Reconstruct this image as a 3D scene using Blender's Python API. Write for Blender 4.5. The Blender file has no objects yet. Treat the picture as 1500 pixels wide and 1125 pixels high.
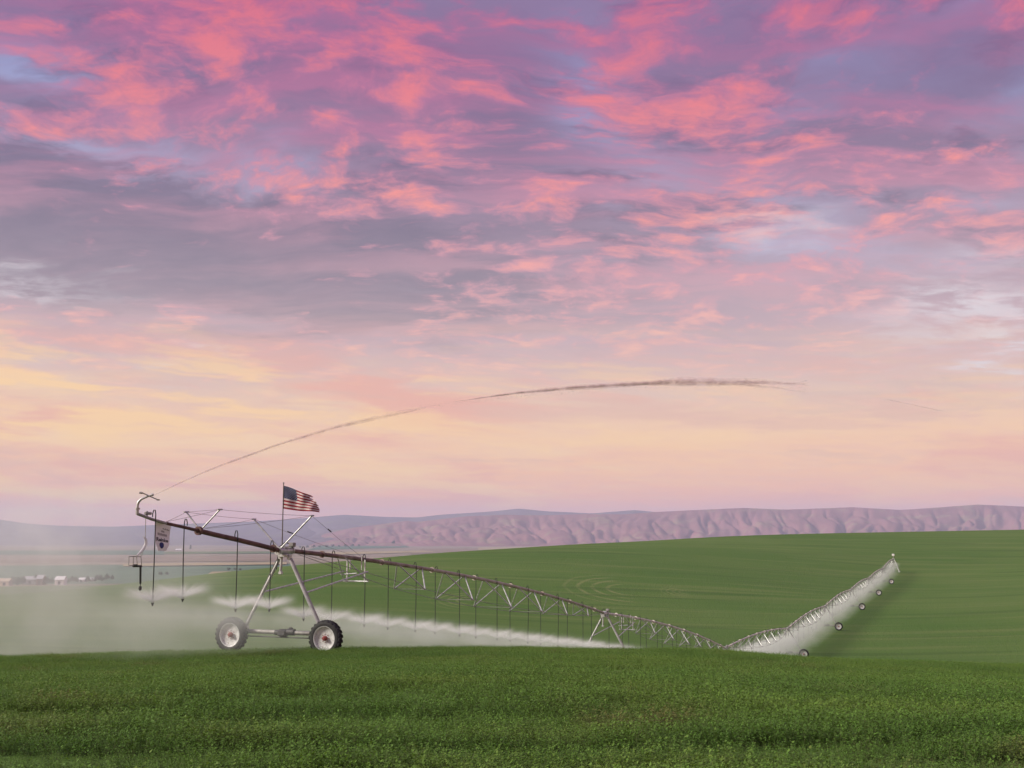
import bpy, math, random
import numpy as np
from mathutils import Vector, Matrix, Quaternion
random.seed(7); RNG = np.random.default_rng(11)
R = math.radians
scene = bpy.context.scene
col = scene.collection

# ------------------------------------------------------------------ camera
EYE = 1.65                                   # eye height above the ground under the camera
FPX = 1700.0                                 # focal length in photo pixels (1500 wide)
HORIZON = 780.0
PITCH = math.atan((HORIZON - 562.5) / FPX)
cam_d = bpy.data.cameras.new('camera'); cam = bpy.data.objects.new('camera', cam_d); col.objects.link(cam)
cam_d.sensor_width = 36.0; cam_d.lens = FPX / 1500 * 36.0
cam_d.clip_start = 0.1; cam_d.clip_end = 80000
cam.location = (0, 0, EYE); cam.rotation_euler = (R(90) + PITCH, 0, 0)
scene.camera = cam
scene.render.resolution_x = 1024; scene.render.resolution_y = 768

def ray(px, py):
    """direction (X, 1, Z) of a photo pixel, per metre of depth Y"""
    u = px - 750.0; v = 562.5 - py
    c, s = math.cos(PITCH), math.sin(PITCH)
    y = FPX * c - v * s; z = FPX * s + v * c
    return u / y, z / y
def azel(px, py):
    a, b = ray(px, py)
    return math.degrees(math.atan(a)), math.degrees(math.atan(b / math.hypot(1, a)))

# ------------------------------------------------------------------ colour helpers
def lin(r, g, b):
    f = lambda c: ((c / 255) / 12.92) if c / 255 <= 0.04045 else ((c / 255 + 0.055) / 1.055) ** 2.4
    return (f(r), f(g), f(b), 1.0)

class NT:
    """small expression builder for node trees"""
    def __init__(s, tree): s.t = tree; s.n = tree.nodes; s.l = tree.links
    def add(s, kind, **kw):
        n = s.n.new(kind)
        for k, v in kw.items(): setattr(n, k, v)
        return n
    def put(s, sock, v):
        if isinstance(v, bpy.types.NodeSocket): s.l.new(v, sock)
        elif v is not None: sock.default_value = v
    def m(s, op, a, b=None, c=None, clamp=False):
        n = s.n.new('ShaderNodeMath'); n.operation = op; n.use_clamp = clamp
        s.put(n.inputs[0], a)
        if b is not None: s.put(n.inputs[1], b)
        if c is not None: s.put(n.inputs[2], c)
        return n.outputs[0]
    def vm(s, op, a, b=None, out=0):
        n = s.n.new('ShaderNodeVectorMath'); n.operation = op
        s.put(n.inputs[0], a)
        if b is not None: s.put(n.inputs['Scale' if op == 'SCALE' else 1], b)
        return n.outputs[out]
    def xyz(s, x=0.0, y=0.0, z=0.0):
        n = s.n.new('ShaderNodeCombineXYZ')
        for i, v in enumerate((x, y, z)): s.put(n.inputs[i], v)
        return n.outputs[0]
    def sep(s, v):
        n = s.n.new('ShaderNodeSeparateXYZ'); s.put(n.inputs[0], v); return n.outputs
    def noise(s, vec, scale, detail=4.0, rough=0.5, dist=0.0, out='Fac', lac=2.0, dim='3D'):
        n = s.n.new('ShaderNodeTexNoise'); n.noise_dimensions = dim; s.put(n.inputs['Vector'], vec); s.put(n.inputs['Scale'], scale)
        n.inputs['Detail'].default_value = detail; n.inputs['Roughness'].default_value = rough
        n.inputs['Distortion'].default_value = dist; n.inputs['Lacunarity'].default_value = lac
        return n.outputs[out]
    def smooth(s, v, a, b, lo=0.0, hi=1.0):
        n = s.n.new('ShaderNodeMapRange'); n.interpolation_type = 'SMOOTHSTEP'
        s.put(n.inputs['Value'], v)
        n.inputs['From Min'].default_value = a; n.inputs['From Max'].default_value = b
        n.inputs['To Min'].default_value = lo; n.inputs['To Max'].default_value = hi
        return n.outputs[0]
    def ramp(s, v, stops, interp='LINEAR'):
        n = s.n.new('ShaderNodeValToRGB'); cr = n.color_ramp; cr.interpolation = interp
        while len(cr.elements) < len(stops): cr.elements.new(0.5)
        for e, (p, c) in zip(cr.elements, stops): e.position = p; e.color = c
        s.put(n.inputs[0], v); return n.outputs[0]
    def mix(s, f, a, b, blend='MIX'):
        n = s.n.new('ShaderNodeMix'); n.data_type = 'RGBA'; n.blend_type = blend
        s.put(n.inputs['Factor'], f); s.put(n.inputs[6], a); s.put(n.inputs[7], b)
        return n.outputs[2]

# ------------------------------------------------------------------ world: sunset sky with broken cloud
world = bpy.data.worlds.new('World'); scene.world = world; world.use_nodes = True
SUN_EL, SUN_AZ = R(31), R(-100)      # low sun, behind the camera to the left
def build_sky():
    t = NT(world.node_tree); t.n.clear()
    tc = t.add('ShaderNodeTexCoord'); D = tc.outputs['Generated']
    x, y, z = t.sep(D)
    el = t.m('MULTIPLY', t.m('ARCSINE', z), 57.2958)
    az = t.m('MULTIPLY', t.m('ARCTAN2', x, y), 57.2958)
    zz = t.m('ADD', t.m('MAXIMUM', z, 0.0), 0.16)
    P = t.xyz(t.m('DIVIDE', x, zz), t.m('DIVIDE', t.m('ABSOLUTE', y), zz), 0.0)
    w = t.noise(P, 1.3, 5, 0.55, out='Color', dim='2D')
    wv = t.vm('SUBTRACT', w, (0.5, 0.5, 0.5))
    PW = t.vm('ADD', P, t.vm('SCALE', wv, 0.30))
    PS = t.vm('MULTIPLY', PW, (0.75, 1.25, 1.0))
    # direction coordinates shaken by noise so that cloud masses get ragged outlines
    w2 = t.noise(PS, 3.2, 6, 0.6, out='Color', dim='2D'); wx, wy, _ = t.sep(t.vm('SUBTRACT', w2, (0.5, 0.5, 0.5)))
    azw = t.m('ADD', az, t.m('MULTIPLY', wx, 9.0))
    elw = t.m('ADD', el, t.m('MULTIPLY', wy, 6.0))
    AE = t.xyz(azw, elw, 0.0)
    def blobs(lst):
        tot = 0.0
        for (px, py, sx, sy, k) in lst:
            a0, e0 = azel(px, py); ia = 1 / (sx * 0.0334); ie = 1 / (sy * 0.0325)
            n = t.add('ShaderNodeVectorMath', operation='MULTIPLY_ADD'); t.put(n.inputs[0], AE); n.inputs[1].default_value = (ia, ie, 0); n.inputs[2].default_value = (-a0 * ia, -e0 * ie, 0)
            q = t.vm('DOT_PRODUCT', n.outputs[0], n.outputs[0], out='Value')
            tot = t.m('MULTIPLY_ADD', t.m('POWER', 0.36788, q), k, tot)
        return tot
    E = lambda py: max(0.0, (azel(750, py)[1])) / 60.0
    base = t.ramp(t.m('DIVIDE', el, 60.0), [
        (0.0, lin(250, 160, 138)), (E(745), lin(252, 172, 142)), (E(700), lin(252, 190, 146)), (E(640), lin(246, 196, 156)),
        (E(580), lin(226, 190, 172)), (E(500), lin(202, 172, 176)), (E(400), lin(176, 150, 164)), (E(260), lin(152, 124, 150)),
        (E(80), lin(136, 104, 144)), (0.62, lin(142, 142, 178)), (1.0, lin(150, 164, 190))])
    n_big = t.noise(PS, 1.1, 6, 0.55, dim='2D')
    n_mid = t.noise(t.vm('ADD', PS, (7.3, 2.1, 0)), 3.4, 6, 0.6, dim='2D')
    n_fin = t.noise(t.vm('ADD', PS, (1.7, 9.4, 0)), 12.0, 6, 0.60, dim='2D')
    n_str = t.noise(t.vm('MULTIPLY', PW, (0.5, 2.2, 1)), 2.6, 6, 0.58, dim='2D')
    high = t.smooth(el, 5.0, 15.0)
    # clear lavender-blue gaps
    gap = t.m('ADD', t.m('MULTIPLY', t.smooth(n_big, 0.42, 0.28), t.smooth(el, 40, 24, 1.0, .55)), blobs([(50, 110, 100, 45, .9), (120, 225, 150, 42, .9), (870, 165, 75, 85, .8),
              (1120, 330, 110, 45, .75), (985, 265, 90, 50, .5), (400, 245, 90, 28, .6), (1480, 120, 45, 70, .5)]), clamp=True)
    gapc = t.ramp(t.m('DIVIDE', el, 60.0), [(0, lin(220, 190, 180)), (E(500), lin(206, 196, 206)), (E(330), lin(190, 182, 210)), (E(150), lin(150, 158, 202)), (1, lin(126, 148, 204))])
    c = t.mix(t.m('MULTIPLY', gap, t.smooth(el, 4, 12, 0, .9)), base, gapc)
    # grey-mauve cloud bodies
    dark = t.m('ADD', t.m('MULTIPLY', t.smooth(n_mid, 0.5, 0.68), t.smooth(el, 8, 17, 0.0, .9)),
               blobs([(120, 345, 380, 74, 1.7), (430, 385, 350, 76, 1.6), (60, 165, 130, 24, .8), (40, 265, 190, 34, .9), (640, 440, 200, 36, .45),
                      (1370, 130, 220, 120, .75), (780, 250, 150, 45, .5), (440, 90, 300, 70, .6), (700, 180, 140, 50, .5), (100, 60, 130, 40, .35), (1000, 330, 180, 32, .35), (900, 480, 300, 28, .3), (1330, 590, 260, 22, .28)]), clamp=True)
    darkc = t.ramp(t.m('DIVIDE', el, 60.0), [(0, lin(196, 160, 160)), (E(560), lin(182, 158, 160)), (E(430), lin(144, 128, 140)), (E(330), lin(122, 108, 128)), (E(180), lin(116, 90, 126)), (E(0), lin(106, 78, 126)), (1, lin(112, 100, 150))])
    c = t.mix(t.m('MULTIPLY', dark, t.m('ADD', 0.62, t.m('MULTIPLY', n_fin, 0.5)), clamp=True), c, darkc)
    # rose veils
    veil = t.m('MULTIPLY', t.smooth(n_str, 0.42, 0.7), t.smooth(el, 6, 15, .15, .75))
    veil = t.m('MULTIPLY', veil, t.m('SUBTRACT', 1.0, t.m('MULTIPLY', blobs([(250, 370, 420, 70, 1), (1400, 450, 130, 70, .8)]), 0.85, clamp=True)))
    veilc = t.ramp(t.m('DIVIDE', el, 60.0), [(0, lin(226, 160, 160)), (E(600), lin(238, 184, 166)), (E(420), lin(212, 162, 170)), (E(200), lin(186, 112, 148)), (E(0), lin(170, 92, 138)), (1, lin(160, 120, 160))])
    c = t.mix(veil, c, veilc)
    # coral lit edges
    cor = blobs([(330, 70, 130, 75, .50), (200, 150, 120, 50, .38), (500, 40, 150, 55, .46), (480, 225, 170, 45, .32), (640, 110, 120, 45, .30), (730, 295, 180, 26, .42),
                 (690, 225, 90, 22, .34), (1190, 235, 100, 62, .52), (1000, 120, 110, 85, .46), (820, 50, 110, 50, .40), (50, 25, 90, 22, .45), (1290, 306, 70, 14, .46), (1080, 320, 60, 24, .36),
                 (860, 385, 200, 36, .24), (1170, 425, 170, 26, .26), (960, 512, 130, 17, .42), (770, 410, 120, 22, .26), (540, 345, 34, 24, .32), (1240, 490, 70, 9, .3), (380, 540, 260, 30, .14), (140, 385, 260, 55, -.75), (450, 400, 260, 55, -.7), (60, 265, 120, 34, -.6), (1400, 120, 130, 90, -.4), (1420, 450, 110, 50, -.4)])
    n_brk = t.noise(t.vm('ADD', PW, (3.1, 5.2, 0)), 7.5, 6, 0.60, dim='2D')
    cm = t.m('ADD', t.m('ADD', t.m('MULTIPLY', t.m('SUBTRACT', n_mid, 0.5), 1.0), t.m('MULTIPLY', t.m('SUBTRACT', n_fin, 0.5), 1.5)),
             t.m('ADD', t.m('MULTIPLY', t.m('SUBTRACT', n_brk, 0.5), 2.4), t.m('MULTIPLY', cor, 0.60)))
    rose = t.m('MULTIPLY', t.smooth(cm, -0.14, 0.42), t.smooth(el, 4, 12, .2, .60))
    c = t.mix(rose, c, t.ramp(t.m('DIVIDE', el, 60.0), [(0, lin(232, 176, 166)), (E(560), lin(232, 180, 170)), (E(400), lin(214, 154, 168)), (E(200), lin(196, 120, 152)), (E(0), lin(184, 92, 140)), (1, lin(180, 124, 160))]))
    cm = t.m('MULTIPLY', t.smooth(cm, 0.10, 0.98), t.smooth(el, 3, 10))
    corc = t.ramp(t.m('DIVIDE', el, 60.0), [(0, lin(246, 190, 160)), (E(560), lin(250, 200, 170)), (E(430), lin(244, 172, 164)), (E(300), lin(250, 150, 138)), (E(150), lin(238, 124, 128)), (E(0), lin(226, 104, 122)), (1, lin(206, 124, 144))])
    c = t.mix(t.m('MULTIPLY', cm, 0.86), c, corc)
    # low golden streaks and pale openings
    gold = t.m('MULTIPLY', t.smooth(t.noise(t.vm('MULTIPLY', PW, (0.8, 1.5, 1)), 1.9, 6, 0.6, dim='2D'), 0.3, 0.72), blobs([(120, 615, 420, 60, 1.0), (760, 640, 420, 50, .7), (400, 690, 380, 34, .5), (1300, 640, 260, 40, .35)]), clamp=True)
    c = t.mix(t.m('MULTIPLY', gold, 0.85), c, lin(250, 210, 162))
    pale = t.m('MULTIPLY', t.smooth(n_fin, 0.3, 0.62), blobs([(1430, 450, 120, 52, 1.0), (1490, 510, 60, 26, .8), (60, 420, 90, 24, .6), (285, 528, 50, 12, .8), (1130, 335, 60, 24, .5)]), clamp=True)
    c = t.mix(t.m('MULTIPLY', pale, 0.85), c, lin(222, 212, 216))
    # soft streaks low over the mountains
    LS = t.vm('ADD', t.vm('MULTIPLY', t.xyz(az, t.m('ADD', el, t.m('MULTIPLY', az, .05)), 0.0), (0.055, 0.42, 0)), t.vm('SCALE', wv, .5))
    l1 = t.noise(LS, 1.0, 5, .55, dim='2D'); l2 = t.noise(t.vm('ADD', LS, (4.2, 7.7, 0)), 1.7, 5, .6, dim='2D')
    lowm = t.m('MULTIPLY', t.smooth(el, .2, 1.6), t.smooth(el, 11, 6.5))
    c = t.mix(t.m('MULTIPLY', t.m('MULTIPLY', t.smooth(l1, .48, .68), lowm), .8), c, lin(236, 168, 148))
    lft = t.smooth(az, 18, -24, .35, 1.0)
    c = t.mix(t.m('MULTIPLY', t.m('MULTIPLY', t.smooth(l2, .46, .66), lowm), t.m('MULTIPLY', lft, .9)), c, lin(255, 210, 148))
    c = t.mix(t.m('MULTIPLY', t.m('MULTIPLY', t.smooth(l2, .44, .30), lowm), .45), c, lin(224, 176, 158))
    # the Nishita sky gives the faint clear-air term behind everything
    sky = t.add('ShaderNodeTexSky', sky_type='NISHITA', sun_disc=False, sun_elevation=SUN_EL, sun_rotation=SUN_AZ)
    sb = t.add('ShaderNodeBackground'); t.put(sb.inputs[0], sky.outputs[0]); sb.inputs[1].default_value = 0.012
    cb = t.add('ShaderNodeBackground'); t.put(cb.inputs[0], c); cb.inputs[1].default_value = 1.0
    a = t.add('ShaderNodeAddShader'); t.l.new(sb.outputs[0], a.inputs[0]); t.l.new(cb.outputs[0], a.inputs[1])
    out = t.add('ShaderNodeOutputWorld'); t.l.new(a.outputs[0], out.inputs['Surface'])
build_sky()
world.cycles.sampling_method = 'MANUAL'; world.cycles.sample_map_resolution = 512

# ------------------------------------------------------------------ sun, exposure, render settings
sd = bpy.data.lights.new('sun', 'SUN'); sun = bpy.data.objects.new('sun', sd); col.objects.link(sun)
sd.energy = 5.0; sd.angle = R(12); sd.color = (1.0, 0.91, 0.78)
sdir = Vector((math.sin(SUN_AZ) * math.cos(SUN_EL), math.cos(SUN_AZ) * math.cos(SUN_EL), math.sin(SUN_EL)))
sun.rotation_euler = (-sdir).to_track_quat('-Z', 'Y').to_euler(); sun.location = (-20, -20, 30)
vs = scene.view_settings; vs.view_transform = 'Standard'; vs.look = 'None'; vs.exposure = 0.0; vs.gamma = 1.0; vs.use_curve_mapping = False
scene.render.engine = 'CYCLES'
cy = scene.cycles; cy.use_denoising = True; cy.max_bounces = 6; cy.diffuse_bounces = 2; cy.glossy_bounces = 2
cy.transmission_bounces = 4; cy.transparent_max_bounces = 32; cy.volume_bounces = 2; cy.volume_max_steps = 256; cy.caustics_reflective = False; cy.caustics_refractive = False

# ------------------------------------------------------------------ material helpers
MATS = {}
def mat(name, color, rough=0.6, metal=0.0, var=0.12, scale=3.0, tint=None, bump=0.0, bscale=40.0, coord='Object', spec=0.4):
    """procedural Principled material: base colour broken up by noise, optional second tint in patches, fine bump"""
    if name in MATS: return MATS[name]
    m = bpy.data.materials.new(name); m.use_nodes = True; t = NT(m.node_tree)
    b = t.n['Principled BSDF']
    co = t.add('ShaderNodeTexCoord').outputs[coord]
    n = t.noise(co, scale, 6, 0.6)
    c = (*color, 1.0)
    lo = tuple(v * (1 - var) for v in color) + (1.0,); hi = tuple(min(1, v * (1 + var)) for v in color) + (1.0,)
    k = t.mix(t.smooth(n, 0.3, 0.7), lo, hi)
    if tint:
        n2 = t.noise(t.vm('ADD', co, (5.1, 2.2, 8.3)), scale * 2.3, 7, 0.65)
        k = t.mix(t.smooth(n2, tint[1], tint[1] + 0.14), k, (*tint[0], 1.0))
    t.put(b.inputs['Base Color'], k)
    b.inputs['Roughness'].default_value = rough; b.inputs['Metallic'].default_value = metal
    b.inputs['Specular IOR Level'].default_value = spec
    if bump:
        bn = t.add('ShaderNodeBump'); bn.inputs['Strength'].default_value = bump; bn.inputs['Distance'].default_value = 0.02
        t.put(bn.inputs['Height'], t.noise(co, bscale, 5, 0.6)); t.l.new(bn.outputs[0], b.inputs['Normal'])
    MATS[name] = m; return m

# ------------------------------------------------------------------ mesh builder
class MB:
    def __init__(s): s.v = []; s.f = []; s.mi = []
    def add(s, verts, faces, mi=0):
        o = len(s.v); s.v += [tuple(p) for p in verts]; s.f += [tuple(i + o for i in f) for f in faces]; s.mi += [mi] * len(faces)
        return s
    def tube(s, p0, p1, r0, r1=None, n=10, cap=True, mi=0):
        return s.sweep([p0, p1], [r0, r0 if r1 is None else r1], n, cap, mi)
    def sweep(s, pts, rad, n=10, cap=True, mi=0):
        pts = [Vector(p) for p in pts]; k = len(pts)
        rad = [rad] * k if isinstance(rad, (int, float)) else rad
        vs = []; prev = None
        for i, p in enumerate(pts):
            d = (pts[min(i + 1, k - 1)] - pts[max(i - 1, 0)]).normalized()
            if prev is None:
                a = Vector((0, 0, 1)) if abs(d.z) < 0.9 else Vector((1, 0, 0)); x = d.cross(a).normalized()
            else:
                x = (prev - d * prev.dot(d)).normalized()
            prev = x; y = d.cross(x)
            for j in range(n):
                q = 2 * math.pi * j / n; vs.append(p + (x * math.cos(q) + y * math.sin(q)) * rad[i])
        fs = [(i * n + j, i * n + (j + 1) % n, (i + 1) * n + (j + 1) % n, (i + 1) * n + j) for i in range(k - 1) for j in range(n)]
        if cap: fs += [tuple(reversed(range(n))), tuple((k - 1) * n + j for j in range(n))]
        return s.add(vs, fs, mi)
    def box(s, c, size, ax=None, mi=0, bev=0.0):
        c = Vector(c); X, Y, Z = ax or (Vector((1, 0, 0)), Vector((0, 1, 0)), Vector((0, 0, 1)))
        hx, hy, hz = (d / 2 for d in size); b = min(bev, hx * .9, hy * .9, hz * .9)
        if not b:
            vs = [c + X * (sx * hx) + Y * (sy * hy) + Z * (sz * hz) for sz in (-1, 1) for sy in (-1, 1) for sx in (-1, 1)]
            return s.add(vs, [(0, 2, 3, 1), (4, 5, 7, 6), (0, 1, 5, 4), (2, 6, 7, 3), (0, 4, 6, 2), (1, 3, 7, 5)], mi)
        ring = lambda ax_, ay_, z: [c + X * px + Y * py + Z * z for px, py in
               ((-ax_ + b, -ay_), (ax_ - b, -ay_), (ax_, -ay_ + b), (ax_, ay_ - b), (ax_ - b, ay_), (-ax_ + b, ay_), (-ax_, ay_ - b), (-ax_, -ay_ + b))]
        vs = ring(hx - b, hy - b, -hz) + ring(hx, hy, -hz + b) + ring(hx, hy, hz - b) + ring(hx - b, hy - b, hz)
        fs = [(i * 8 + j, i * 8 + (j + 1) % 8, i * 8 + 8 + (j + 1) % 8, i * 8 + 8 + j) for i in range(3) for j in range(8)]
        fs += [tuple(reversed(range(8))), tuple(range(24, 32))]
        return s.add(vs, fs, mi)
    def lathe(s, prof, axis0, axis, n=32, mi=0):
        """prof: (along, radius) list swept round the line axis0 + along*axis"""
        o = Vector(axis0); d = Vector(axis).normalized(); a = Vector((0, 0, 1)) if abs(d.z) < .9 else Vector((1, 0, 0))
        x = d.cross(a).normalized(); y = d.cross(x); vs = []
        for (h, r) in prof:
            for j in range(n):
                q = 2 * math.pi * j / n; vs.append(o + d * h + (x * math.cos(q) + y * math.sin(q)) * r)
        k = len(prof)
        return s.add(vs, [(i * n + j, i * n + (j + 1) % n, (i + 1) * n + (j + 1) % n, (i + 1) * n + j) for i in range(k - 1) for j in range(n)], mi)
    def mesh(s, name, mats, smooth=True):
        me = bpy.data.meshes.new(name); me.from_pydata(s.v, [], s.f)
        for m_ in (mats if isinstance(mats, (list, tuple)) else [mats]): me.materials.append(m_)
        if any(s.mi): me.polygons.foreach_set('material_index', s.mi)
        me.update()
        if smooth:
            me.polygons.foreach_set('use_smooth', [True] * len(me.polygons))
            me.set_sharp_from_angle(angle=R(38))
        return me
    def build(s, name, mats, parent=None, smooth=True):
        return link(name, s.mesh(name, mats, smooth), parent)

def link(name, data, parent=None, loc=None):
    o = bpy.data.objects.new(name, data); col.objects.link(o)
    if parent: o.parent = parent
    if loc is not None: o.location = loc
    return o
def tag(o, label=None, cat=None, group=None, kind=None):
    for k, v in (('label', label), ('category', cat), ('group', group), ('kind', kind)):
        if v: o[k] = v
    return o
def thing(name, label, cat, loc, rz=0.0, group=None):
    o = link(name, None, None, loc); o.rotation_euler.z = rz; o.empty_display_size = 0.3
    return tag(o, label, cat, group)
def copy_tree(o, parent=None):
    c = o.copy(); col.objects.link(c); c.parent = parent
    for ch in list(o.children): copy_tree(ch, c)
    return c
def grid_mesh(name, X, Y, Z, mats, smooth=True):
    """X, Y, Z 2-D arrays"""
    r, c = X.shape
    me = bpy.data.meshes.new(name)
    v = np.stack([X, Y, Z], -1).reshape(-1, 3)
    i = np.arange(r * c).reshape(r, c)
    f = np.stack([i[:-1, :-1], i[:-1, 1:], i[1:, 1:], i[1:, :-1]], -1).reshape(-1, 4)
    me.vertices.add(len(v)); me.vertices.foreach_set('co', v.astype(np.float32).ravel())
    me.loops.add(f.size); me.loops.foreach_set('vertex_index', f.astype(np.int32).ravel())
    me.polygons.add(len(f)); me.polygons.foreach_set('loop_start', (np.arange(len(f)) * 4).astype(np.int32))
    me.update(calc_edges=True); me.validate()
    for m_ in (mats if isinstance(mats, (list, tuple)) else [mats]): me.materials.append(m_)
    if smooth: me.polygons.foreach_set('use_smooth', [True] * len(f))
    return me

# ------------------------------------------------------------------ where the irrigation machine stands
# plan: a straight line of eight spans from the pivot to the end tower (tower 0, beside the camera's crest)
Y0 = 48.0; TH = R(21.9); LSP = 43.6
DIRS = Vector((math.sin(TH), math.cos(TH), 0)); DIRT = Vector((math.cos(TH), -math.sin(TH), 0))
T0X = ray(417, 806)[0] * Y0
def plan(s, t=0.0): return Vector((T0X, Y0, 0)) + DIRS * s + DIRT * t
def hit(px, py, t=0.0):
    """(s, z) where a photo pixel's ray meets the upright plane through the machine line, t to its side"""
    a, b = ray(px, py)
    ox, oy = T0X + DIRT.x * t, Y0 + DIRT.y * t
    s = (a * oy - ox) / (DIRS.x - a * DIRS.y); yy = oy + DIRS.y * s
    return s, EYE + b * yy
CLEAR = 4.12
# pipe height at each tower, from the photo rows at which the tower joints appear
TOWER_ROW = [806, 898.5, 949.5, 921, 888, 864, 847, 833.5, 818.5]
PIPE_Z = []
for k, row in enumerate(TOWER_ROW):
    p = plan(k * LSP); u = p.x / p.y
    PIPE_Z.append(EYE + ray(750 + u * 1714, row)[1] * p.y)
TOWER_G = [z - CLEAR for z in PIPE_Z]
print('pipe z', [round(z, 2) for z in PIPE_Z])

# ------------------------------------------------------------------ terrain heights (thin-plate surface through known points)
def gp(px, py, Y, dz=0.0):
    a, b = ray(px, py); return (a * Y, Y, EYE + b * Y + dz)
ctrl = []
for k in range(9):
    p = plan(k * LSP); ctrl.append((p.x, p.y, TOWER_G[k]))
for X in (-14, -5, 5, 14):
    ctrl += [(X, -15, 0.2 ), (X, 0, 0.0), (X, 8, -0.12)]
for X, z in ((-20, -1.25), (-9, -1.02), (0, -.86), (9, -1.12), (20, -1.6)): ctrl.append((X, 20, z))
for X, z in ((-28, -2.7), (-14.4, -2.35), (0, -2.05), (7, -2.15), (14.4, -2.68), (28, -3.3)): ctrl.append((X, 33, z))
CREST = ((-150, 964, 43), (0, 960, 44), (130, 957, 45), (260, 954, 46), (600, 948, 50), (720, 947, 51), (850, 949, 51.5), (960, 950, 52), (1060, 952, 52.5), (1170, 961, 53), (1330, 968, 54), (1500, 973, 55), (1700, 977, 56))
CR0 = len(ctrl)
for px, py, Y in CREST: ctrl.append(gp(px, py, Y, -0.27))
# the dip behind the crest and the slope rising beyond it
ctrl += [(-60, 75, -6.8), (-25, 75, -7.6), (-40, 120, -11.2), (-90, 130, -10.4), (-10, 130, -12.0), (50, 85, -9.6), (75, 95, -11.6), (60, 130, -15.2), (95, 160, -15.0), (75, 60, -6.5), (-60, 45, -4.0), (120, 130, -13.5)]
for px, py, Y in ((0, 871, 270), (100, 864, 285), (200, 853, 305), (330, 838, 330), (480, 824, 360), (620, 812, 400), (800, 800.5, 460), (1000, 790, 540), (1250, 783.5, 620), (1500, 780, 680), (1750, 778, 720), (-250, 885, 240)):
    a, b = ray(px, py); z = EYE + b * Y
    ctrl.append((a * Y, Y, z))
    Y2 = Y + 60; ctrl.append((a * Y2, Y2, EYE + b * Y2 - 3.0))
    Y2 = Y + 170; ctrl.append((a * Y2, Y2, EYE + b * Y2 - 14.0))
ctrl += [(-60, 190, -12.2), (-20, 220, -12.4), (20, 260, -12.6), (60, 300, -11.4), (130, 230, -12.5), (190, 300, -9.5), (170, 180, -14.0), (250, 420, -5.2), (110, 380, -9.0), (-110, 190, -11.8)]
CP = np.array(ctrl, float)
def _k(r2): return np.where(r2 > 1e-9, 0.5 * r2 * np.log(np.maximum(r2, 1e-9)), 0.0)
SC = 100.0
def _fit():
    p = CP[:, :2] / SC; n = len(p)
    K = _k(((p[:, None] - p[None]) ** 2).sum(-1)) + np.eye(n) * 2e-4
    A = np.zeros((n + 3, n + 3)); A[:n, :n] = K; A[:n, n] = 1; A[:n, n + 1:] = p; A[n, :n] = 1; A[n + 1:, :n] = p.T
    return np.linalg.solve(A, np.concatenate([CP[:, 2], np.zeros(3)]))
WT = _fit()
def ground(X, Y):
    X = np.asarray(X, float); Y = np.asarray(Y, float); sh = X.shape
    q = np.stack([X.ravel(), Y.ravel()], -1) / SC; p = CP[:, :2] / SC; n = len(p)
    out = np.empty(len(q))
    for i in range(0, len(q), 20000):
        b = q[i:i + 20000]
        out[i:i + 20000] = _k(((b[:, None] - p[None]) ** 2).sum(-1)) @ WT[:n] + WT[n] + b @ WT[n + 1:]
    return out.reshape(sh)
CROP_H = 0.19
for _it in range(6):                                             # settle the crest so that the crop's top edge lies on the photo's rows
    for i, (px, py, Y) in enumerate(CREST):
        a, b = ray(px, py); ys = np.linspace(30, 70, 120); e = (ground(a * ys, ys) + CROP_H - EYE) / ys
        CP[CR0 + i, 2] -= 0.8 * (e.max() - b) * Y
    WT = _fit()
print('crest err', [round(float(((ground(ray(p, q)[0] * np.linspace(30, 70, 120), np.linspace(30, 70, 120)) + CROP_H - EYE) / np.linspace(30, 70, 120)).max() - ray(p, q)[1]) * 1714, 1) for p, q, Y in CREST])
print('tower ground err', [round(float(ground(np.array([plan(k * LSP).x]), np.array([plan(k * LSP).y]))[0]) - TOWER_G[k], 2) for k in range(9)])
def gz(x, y): return float(ground(np.array([x]), np.array([y]))[0])

# far plain below the hill
PLX = np.array([0, 300, 700, 1200, 1700, 3500, 8000, 12000, 30000.]); PLZ = np.array([-38, -38, -41, -52, -61, -80, -103, -111, -125.])
def plain(Y): return EYE + np.interp(Y, PLX, PLZ)
def on_plain(px, py):
    a, b = ray(px, py)
    ys = np.geomspace(500, 29000, 6000); d = EYE + b * ys - plain(ys)
    i = int(np.argmax(d < 0)) if (d < 0).any() else len(ys) - 1
    return a * ys[i], ys[i], float(plain(ys[i]))

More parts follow.
